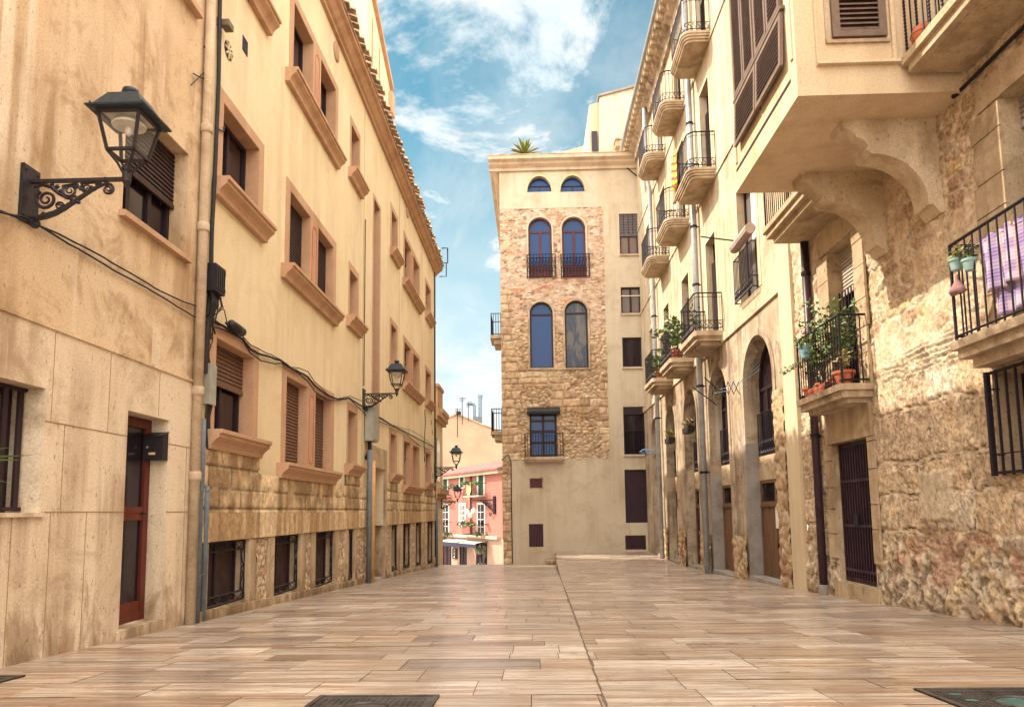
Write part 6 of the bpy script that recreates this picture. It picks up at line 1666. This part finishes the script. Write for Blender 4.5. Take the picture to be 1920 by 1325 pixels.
# folding clothes rack
e = empty('drying_rack', (4.8, 15.6, 3.5), 'folding lattice clothes rack with lines reaching to the nearest arch', 'drying rack')
mb = MB(); y0, z0 = onX(1362, 706, 4.35); A0_ = Vector((4.30, 17.0, 3.66))
for k in range(5):
    a = Vector((4.22+.125*k, 16.75, 0)); b = Vector((4.22+.125*(k+1), 16.75, 0))
    for (z1, z2) in ((3.55, 3.85), (3.85, 3.55)): mb.bar((a.x, a.y, z1), (b.x, b.y, z2), .014)
mb.bar((4.22, 16.75, 3.52), (4.22, 16.75, 3.9), .016)
mb.build('lattice', M['iron'], e)
mb = MB()
for k in range(4):
    z = 3.58+.09*k; mb.tube([(4.25+.14*k, 16.75, z), (4.45+.1*k, 15.9, z-.06), (4.70, 14.7, z+.16)], .005, 4)
mb.build('line', plain('blue_line', (.25, .38, .45), .6), e)
for i, ((x1, y1), (x2, y2), lb) in enumerate((((1321, 708), (1361, 744), 'upper dark iron rod sticking out above the second arch'), ((1299, 726), (1344, 759), 'lower dark iron rod sticking out beside the zinc downpipe'))):
    a = onR(x2, y2, .02); b = (XR-.75, a[1]+.5, a[2]+.55); mb = MB(); p0 = Vector(a); Yb = a[1]+.45
    xb, zb = onY(x1, y1, Yb); mb.tube([a, (xb, Yb, zb)], .018, 5); tag(mb.build('iron_rod', M['iron']), lb, 'rod')
for i, ((px, py), c, mt, fl) in enumerate((((1292, 803), 22.05, 'leaf_yellow', 'pink_flower'), ((1257, 823), 25.2, 'leaf_yellow', None))):
    a = onR(px, py, .12)
    potted((XR-.14, a[1], a[2]-.14), .1, .17, .25, .2, 150, .09, ('flower box with dry pinkish blooms at the sill of the third arch', 'small box of straw coloured plants at the sill of the fourth arch')[i], 20+i, mt, 'box_black', 'flower boxes in the arches', fl, box=(.40, .11), nst=9)
GB = 'plants on the iron balconies'
for i, (y, w_, z, h, sp, n, sz, mt, lb) in enumerate((
        (22.45, .40, 5.37, 1.15, .42, 130, .20, 'leaf', 'tall broad leaved plant rising over the middle lowest iron balcony'),
        (21.45, .45, 5.37, .75, .30, 140, .16, 'leaf', 'leafy green plant behind the near railing of the middle lowest iron balcony'),
        (25.7, .5, 5.37, .75, .34, 110, .16, 'leaf', 'bright green plant spilling out of the farthest lowest iron balcony'),
        (24.7, .4, 5.37, .55, .25, 80, .14, 'leaf', 'small green plant at the near end of the farthest lowest iron balcony'),
        (19.3, .35, 5.37, .8, .22, 70, .10, 'leaf_dark', 'slim plant by the far railing of the nearest lowest iron balcony'))):
    potted((XR-w_, y, z), .17, .28, h, sp, n, sz, lb, 40+i, mt, 'terracotta' if i % 2 else 'box_black', GB, None, nst=9)
# striped flag and cloths on the second-floor balcony
def stripes():
    t = NT('striped_flag'); s = t.n('ShaderNodeSeparateXYZ'); t.l(t.pos(), s.inputs[0])
    f = t.math('LESS_THAN', t.math('FRACT', t.math('MULTIPLY', t.math('ADD', s.outputs[2], t.math('MULTIPLY', s.outputs[1], .5)), 4.6)), .45)
    t.color(t.mix(f, (.80, .60, .05), (.60, .06, .05))); t.rough(.8); return t.m
cloth(18.95, 19.5, 9.75, 10.75, 4.06, 'yellow and red striped flag tied to the middle floor balcony railing', 12, stripes())
cloth(19.52, 19.75, 9.5, 10.55, 4.12, 'beige sheet hung at the far end of the flag balcony', 14, plain('beige_sheet', (.45, .30, .22), .9))
for i, (c, px, lb) in enumerate(((15.40, 1446, 'white paper notice on the nearest brown plank door'), (18.72, 1364, 'torn white paper notice on the second brown plank door'))):
    y0 = c-.08-.14*i; mb = MB(); mb.pbox(PR, y0-.17, y0+.17, .48-.12*i, .93-.06*i, .270, .274)
    tag(mb.build('paper_notice', M['white']), lb, 'notice')
mb = MB(); mb.tube([(XR-.1, 28.1, 3.2), (XR-.5, 28.3, 3.25), (XR-.55, 28.9, 3.2), (XR-.15, 28.9, 3.1)], .03, 5); mb.tube([(XR-.5, 28.3, 3.25), (XR-.3, 28.9, 3.05)], .03, 5)
tag(mb.build('drying_rack', plain('blue_rack', (.12, .25, .40), .6)), 'small blue drying rack in the farthest arch', 'drying rack')
mb = MB(); mb.tube([(4.98, 30.9, 15.6), (4.4, 30.7, 16.0)], .03, 5); tag(mb.build('iron_rod', M['iron']), 'thin iron rod under the eaves beside the corner house', 'rod')
# ------------------------------------------------------------------ covers in the paving
GC = 'iron covers in the paving'
def cover(x0, x1, y0, y1, zf, label, green=False, ring=True):
    zc_ = lambda y: zf(y)+.004
    e = empty('manhole_cover', ((x0+x1)/2, (y0+y1)/2, zc_((y0+y1)/2)), label, 'manhole cover', GC)
    iron = M['cover_iron']
    mb = MB(); k = zf(1)-zf(0)
    def bx(a, b, c, d, h, up=0.):
        mb.add([(a, c, zc_(c)-.01), (b, c, zc_(c)-.01), (b, d, zc_(d)-.01), (a, d, zc_(d)-.01), (a, c, zc_(c)+h), (b, c, zc_(c)+h), (b, d, zc_(d)+h), (a, d, zc_(d)+h)],
               [(4, 5, 6, 7), (0, 1, 5, 4), (1, 2, 6, 5), (2, 3, 7, 6), (3, 0, 4, 7)])
    bx(x0, x1, y0, y1, .002)
    mb.build('plate', iron, e); mb = MB()
    bx(x0, x0+.03, y0, y1, .008); bx(x1-.03, x1, y0, y1, .008); bx(x0+.03, x1-.03, y0, y0+.03, .008); bx(x0+.03, x1-.03, y1-.03, y1, .008)
    mb.build('frame', iron, e); mb = MB()
    cx, cy = (x0+x1)/2, (y0+y1)/2; n = int((x1-x0-.1)/.035); m = int((y1-y0-.1)/.035)
    for i in range(n):
        for j in range(m):
            a, b = x0+.055+i*.035, y0+.055+j*.035
            if ring and ((a-cx)/((x1-x0)*.2))**2+((b-cy)/((y1-y0)*.2))**2 < 1: continue
            bx(a, a+.02, b, b+.02, .006)
    mb.build('studs', iron, e)
    if ring:
        mb = MB(); rx, ry = (x1-x0)*.18, (y1-y0)*.18
        pts = [(cx+rx*math.cos(q*PI/12), cy+ry*math.sin(q*PI/12)) for q in range(25)]
        mb.tube([(a, b, zc_(b)+.006) for a, b in pts], .008, 4); mb.build('ring', iron, e)
        mb = MB(); mb.add([(cx+rx*.9*math.cos(q*PI/12), cy+ry*.9*math.sin(q*PI/12), zc_(cy+ry*.9*math.sin(q*PI/12))+.005) for q in range(24)], [tuple(range(24))])
        if green:
            for dx, dy in ((-.62, .55), (-.62, .15), (-.60, -.35), (.6, .5), (.6, -.3)): mb.add([(cx+dx*(x1-x0)*.5+.034*math.cos(q*PI/8), cy+dy*(y1-y0)*.5+.03*math.sin(q*PI/8), zc_(cy+dy*(y1-y0)*.5+.03*math.sin(q*PI/8))+.007) for q in range(16)], [tuple(range(16))])
        mb.build('medallion', M['verdigris'] if green else iron, e)
M['cover_iron'] = plain('cast_iron', (.085, .072, .065), .55, .5, 8, .4, .3)
M['verdigris'] = plain('verdigris', (.055, .13, .115), .6, .6, 14)
cover(-1.26, -.56, 3.62, 4.30, zl, 'square studded iron cover at the bottom centre of the paving')
cover(2.22, 2.98, 3.66, 4.44, zr, 'iron cover with a green oval badge in the paving at bottom right', True)
cover(-3.96, -3.53, 4.45, 5.03, zl, 'dark plain cover by the stained ochre house at the bottom left', False, False)
# ------------------------------------------------------------------ palm on the roof, plant in the left window, someone down the street
rng = random.Random(9); px_, pz_ = onY(984, 293, 33.); e = empty('palm_plant', (px_, 33., 16.7), 'spiky palm in a tall tub on the roof terrace of the corner house', 'plant')
mb = MB(); pot(mb, (px_, 33., 16.70), .34, pz_-.10-16.70); mb.build('tub', M['terracotta'], e)
mb = MB()
for k in range(46):
    az = rng.uniform(0, 2*PI); el = rng.uniform(.15, 1.35); Lf = rng.uniform(.85, 1.12); pts = []
    for j in range(7):
        q = j/6; hh = Lf*q*math.sin(el)-.22*q*q*Lf*math.cos(el); rr_ = Lf*q*math.cos(el)*.95; pts.append(Vector((px_+rr_*math.cos(az), 33.+rr_*math.sin(az), pz_+.05+hh)))
    sd_ = Vector((-math.sin(az), math.cos(az), 0))
    for j in range(6):
        wj = lambda q: .055*math.sin(PI*min(1, .12+q*.88))
        a, b = pts[j], pts[j+1]; wa, wb_ = wj(j/6), wj((j+1)/6); up_ = Vector((0, 0, .02))
        mb.add([a-sd_*wa, a+up_*0, b+up_*0, b-sd_*wb_], [(0, 1, 2, 3)]); mb.add([a, a+sd_*wa, b+sd_*wb_, b], [(0, 1, 2, 3)])
mb.build('fronds', leafmat('palm_leaf', (.10, .17, .025), (.26, .28, .06)), e)
mb = MB(); e = empty('window_plant', (-3.9, 5.0, .95), 'long leaved plant poking out through the bars of the ground floor left window', 'plant')
for k, (px, py, w_) in enumerate(((62, 853, .012), (40, 862, .014), (20, 838, .01), (15, 905, .016))):
    y1, z1 = onX(px, py, XL+.10); a = Vector((XL-.08, 4.75, 1.1)); c = Vector((XL+.10, y1, z1)); b = a.lerp(c, .5)+Vector((0, 0, .10))
    for (p, q, s, s2) in ((a, b, w_*.8, w_), (b, c, w_, .001)): mb.add([p+Vector((0, 0, s)), p-Vector((0, 0, s)), q-Vector((0, 0, s2)), q+Vector((0, 0, s2))], [(0, 1, 2, 3)])
mb.build('leaf', M['leaf_dark'], e)
mb = MB(); pot(mb, (XL-.10, 4.75, .95), .08, .15); mb.build('pot', M['terracotta'], e)
def far_person():
    yp = 60.; xg, zg = onY(900, 1057, yp)
    base = Vector((xg, yp, zg-.04))
    def skin(name, V, E_, Rr, mat, parent=None):
        me = bpy.data.meshes.new(name); me.from_pydata([tuple(base+Vector(v)) for v in V], E_, []); o = bpy.data.objects.new(name, me); COL.objects.link(o)
        m = o.modifiers.new('skin', 'SKIN'); m.use_smooth_shade = True
        for i, r_ in enumerate(Rr): me.skin_vertices[0].data[i].radius = (r_, r_) if isinstance(r_, float) else r_
        me.skin_vertices[0].data[0].use_root = True
        o.modifiers.new('sub', 'SUBSURF').levels = 1; o.modifiers['sub'].render_levels = 1; me.materials.append(mat)
        if parent: o.parent = parent
        return o
    V = [(0, 0, .92), (0, 0, 1.12), (0, 0, 1.34), (0, 0, 1.46), (.02, -.02, 1.56), (.02, -.03, 1.70), (-.09, 0, .86), (-.12, -.12, .48), (-.12, -.05, .08), (-.12, -.20, .03), (.09, 0, .86), (.12, .14, .48), (.13, .26, .10), (.13, .14, .03),
         (-.19, 0, 1.36), (-.25, .06, 1.10), (-.24, -.06, .86), (-.24, -.10, .78), (.19, 0, 1.36), (.25, -.08, 1.10), (.23, -.22, .94), (.22, -.28, .88)]
    E_ = [(0, 1), (1, 2), (2, 3), (3, 4), (4, 5), (0, 6), (6, 7), (7, 8), (8, 9), (0, 10), (10, 11), (11, 12), (12, 13), (2, 14), (14, 15), (15, 16), (16, 17), (2, 18), (18, 19), (19, 20), (20, 21)]
    Rr = [.14, .13, .15, .06, .085, .09, .09, .06, .045, .04, .09, .06, .045, .04, .06, .045, .035, .03, .06, .045, .035, .03]
    b = skin('person', V, E_, Rr, plain('skin_tone', (.42, .24, .16), .6, .1))
    tag(b, 'person in a green top and dark trousers walking past the salmon house shopfront', 'person')
    skin('green_top', [(0, 0, .88), (0, 0, 1.14), (0, 0, 1.36), (-.19, 0, 1.37), (-.25, .05, 1.14), (.19, 0, 1.37), (.25, -.06, 1.14)], [(0, 1), (1, 2), (2, 3), (3, 4), (2, 5), (5, 6)], [.165, .155, .17, .08, .065, .08, .065], plain('green_jersey', (.02, .16, .11), .8), b)
    skin('trousers', [(0, 0, .93), (-.09, 0, .84), (-.12, -.12, .48), (-.12, -.06, .12), (.09, 0, .84), (.12, .14, .48), (.13, .25, .14)], [(0, 1), (1, 2), (2, 3), (0, 4), (4, 5), (5, 6)], [.155, .11, .08, .065, .11, .08, .065], plain('dark_trousers', (.03, .03, .05), .8), b)
    skin('hair', [(.02, .02, 1.70), (.02, .0, 1.76), (.02, .05, 1.66)], [(0, 1), (0, 2)], [.095, .07, .08], plain('dark_hair', (.03, .02, .015), .6), b)
far_person()
# plants and a cloth on the salmon house balconies
for i, (x, y, r7) in enumerate(((100, 385, .5), (268, 395, .55), (410, 345, .5), (470, 352, .4), (530, 345, .5), (395, 815, .7), (470, 815, .5), (60, 800, .4), (560, 930, .35), (205, 930, .4))):
    u, v = Z7(x, y); q = PK(u, v, -.75); mb = MB(); foliage(mb, q, r7, r7*.35, 90, .22, rng)
    o = tag(mb.build('balcony_plant', M['leaf_dark'] if i % 2 else M['leaf']), 'clump of green leaves on a balcony of the salmon house', 'plant', 'plants on the salmon house balconies')
a, b, c, e_ = rect7(432, 335, 486, 525)
mb = MB(); mb.prism([(a, e_), (b, e_), (b, c+.8), ((a+b)/2, c), (a, c+.6)], lambda p_, q_, t_: PK(p_, q_, t_), -.80, -.78); tag(mb.build('hanging_cloth', plain('yellow_cloth', (.70, .50, .22), .85)), 'yellow cloth draped over the upper right balcony of the salmon house', 'cloth')
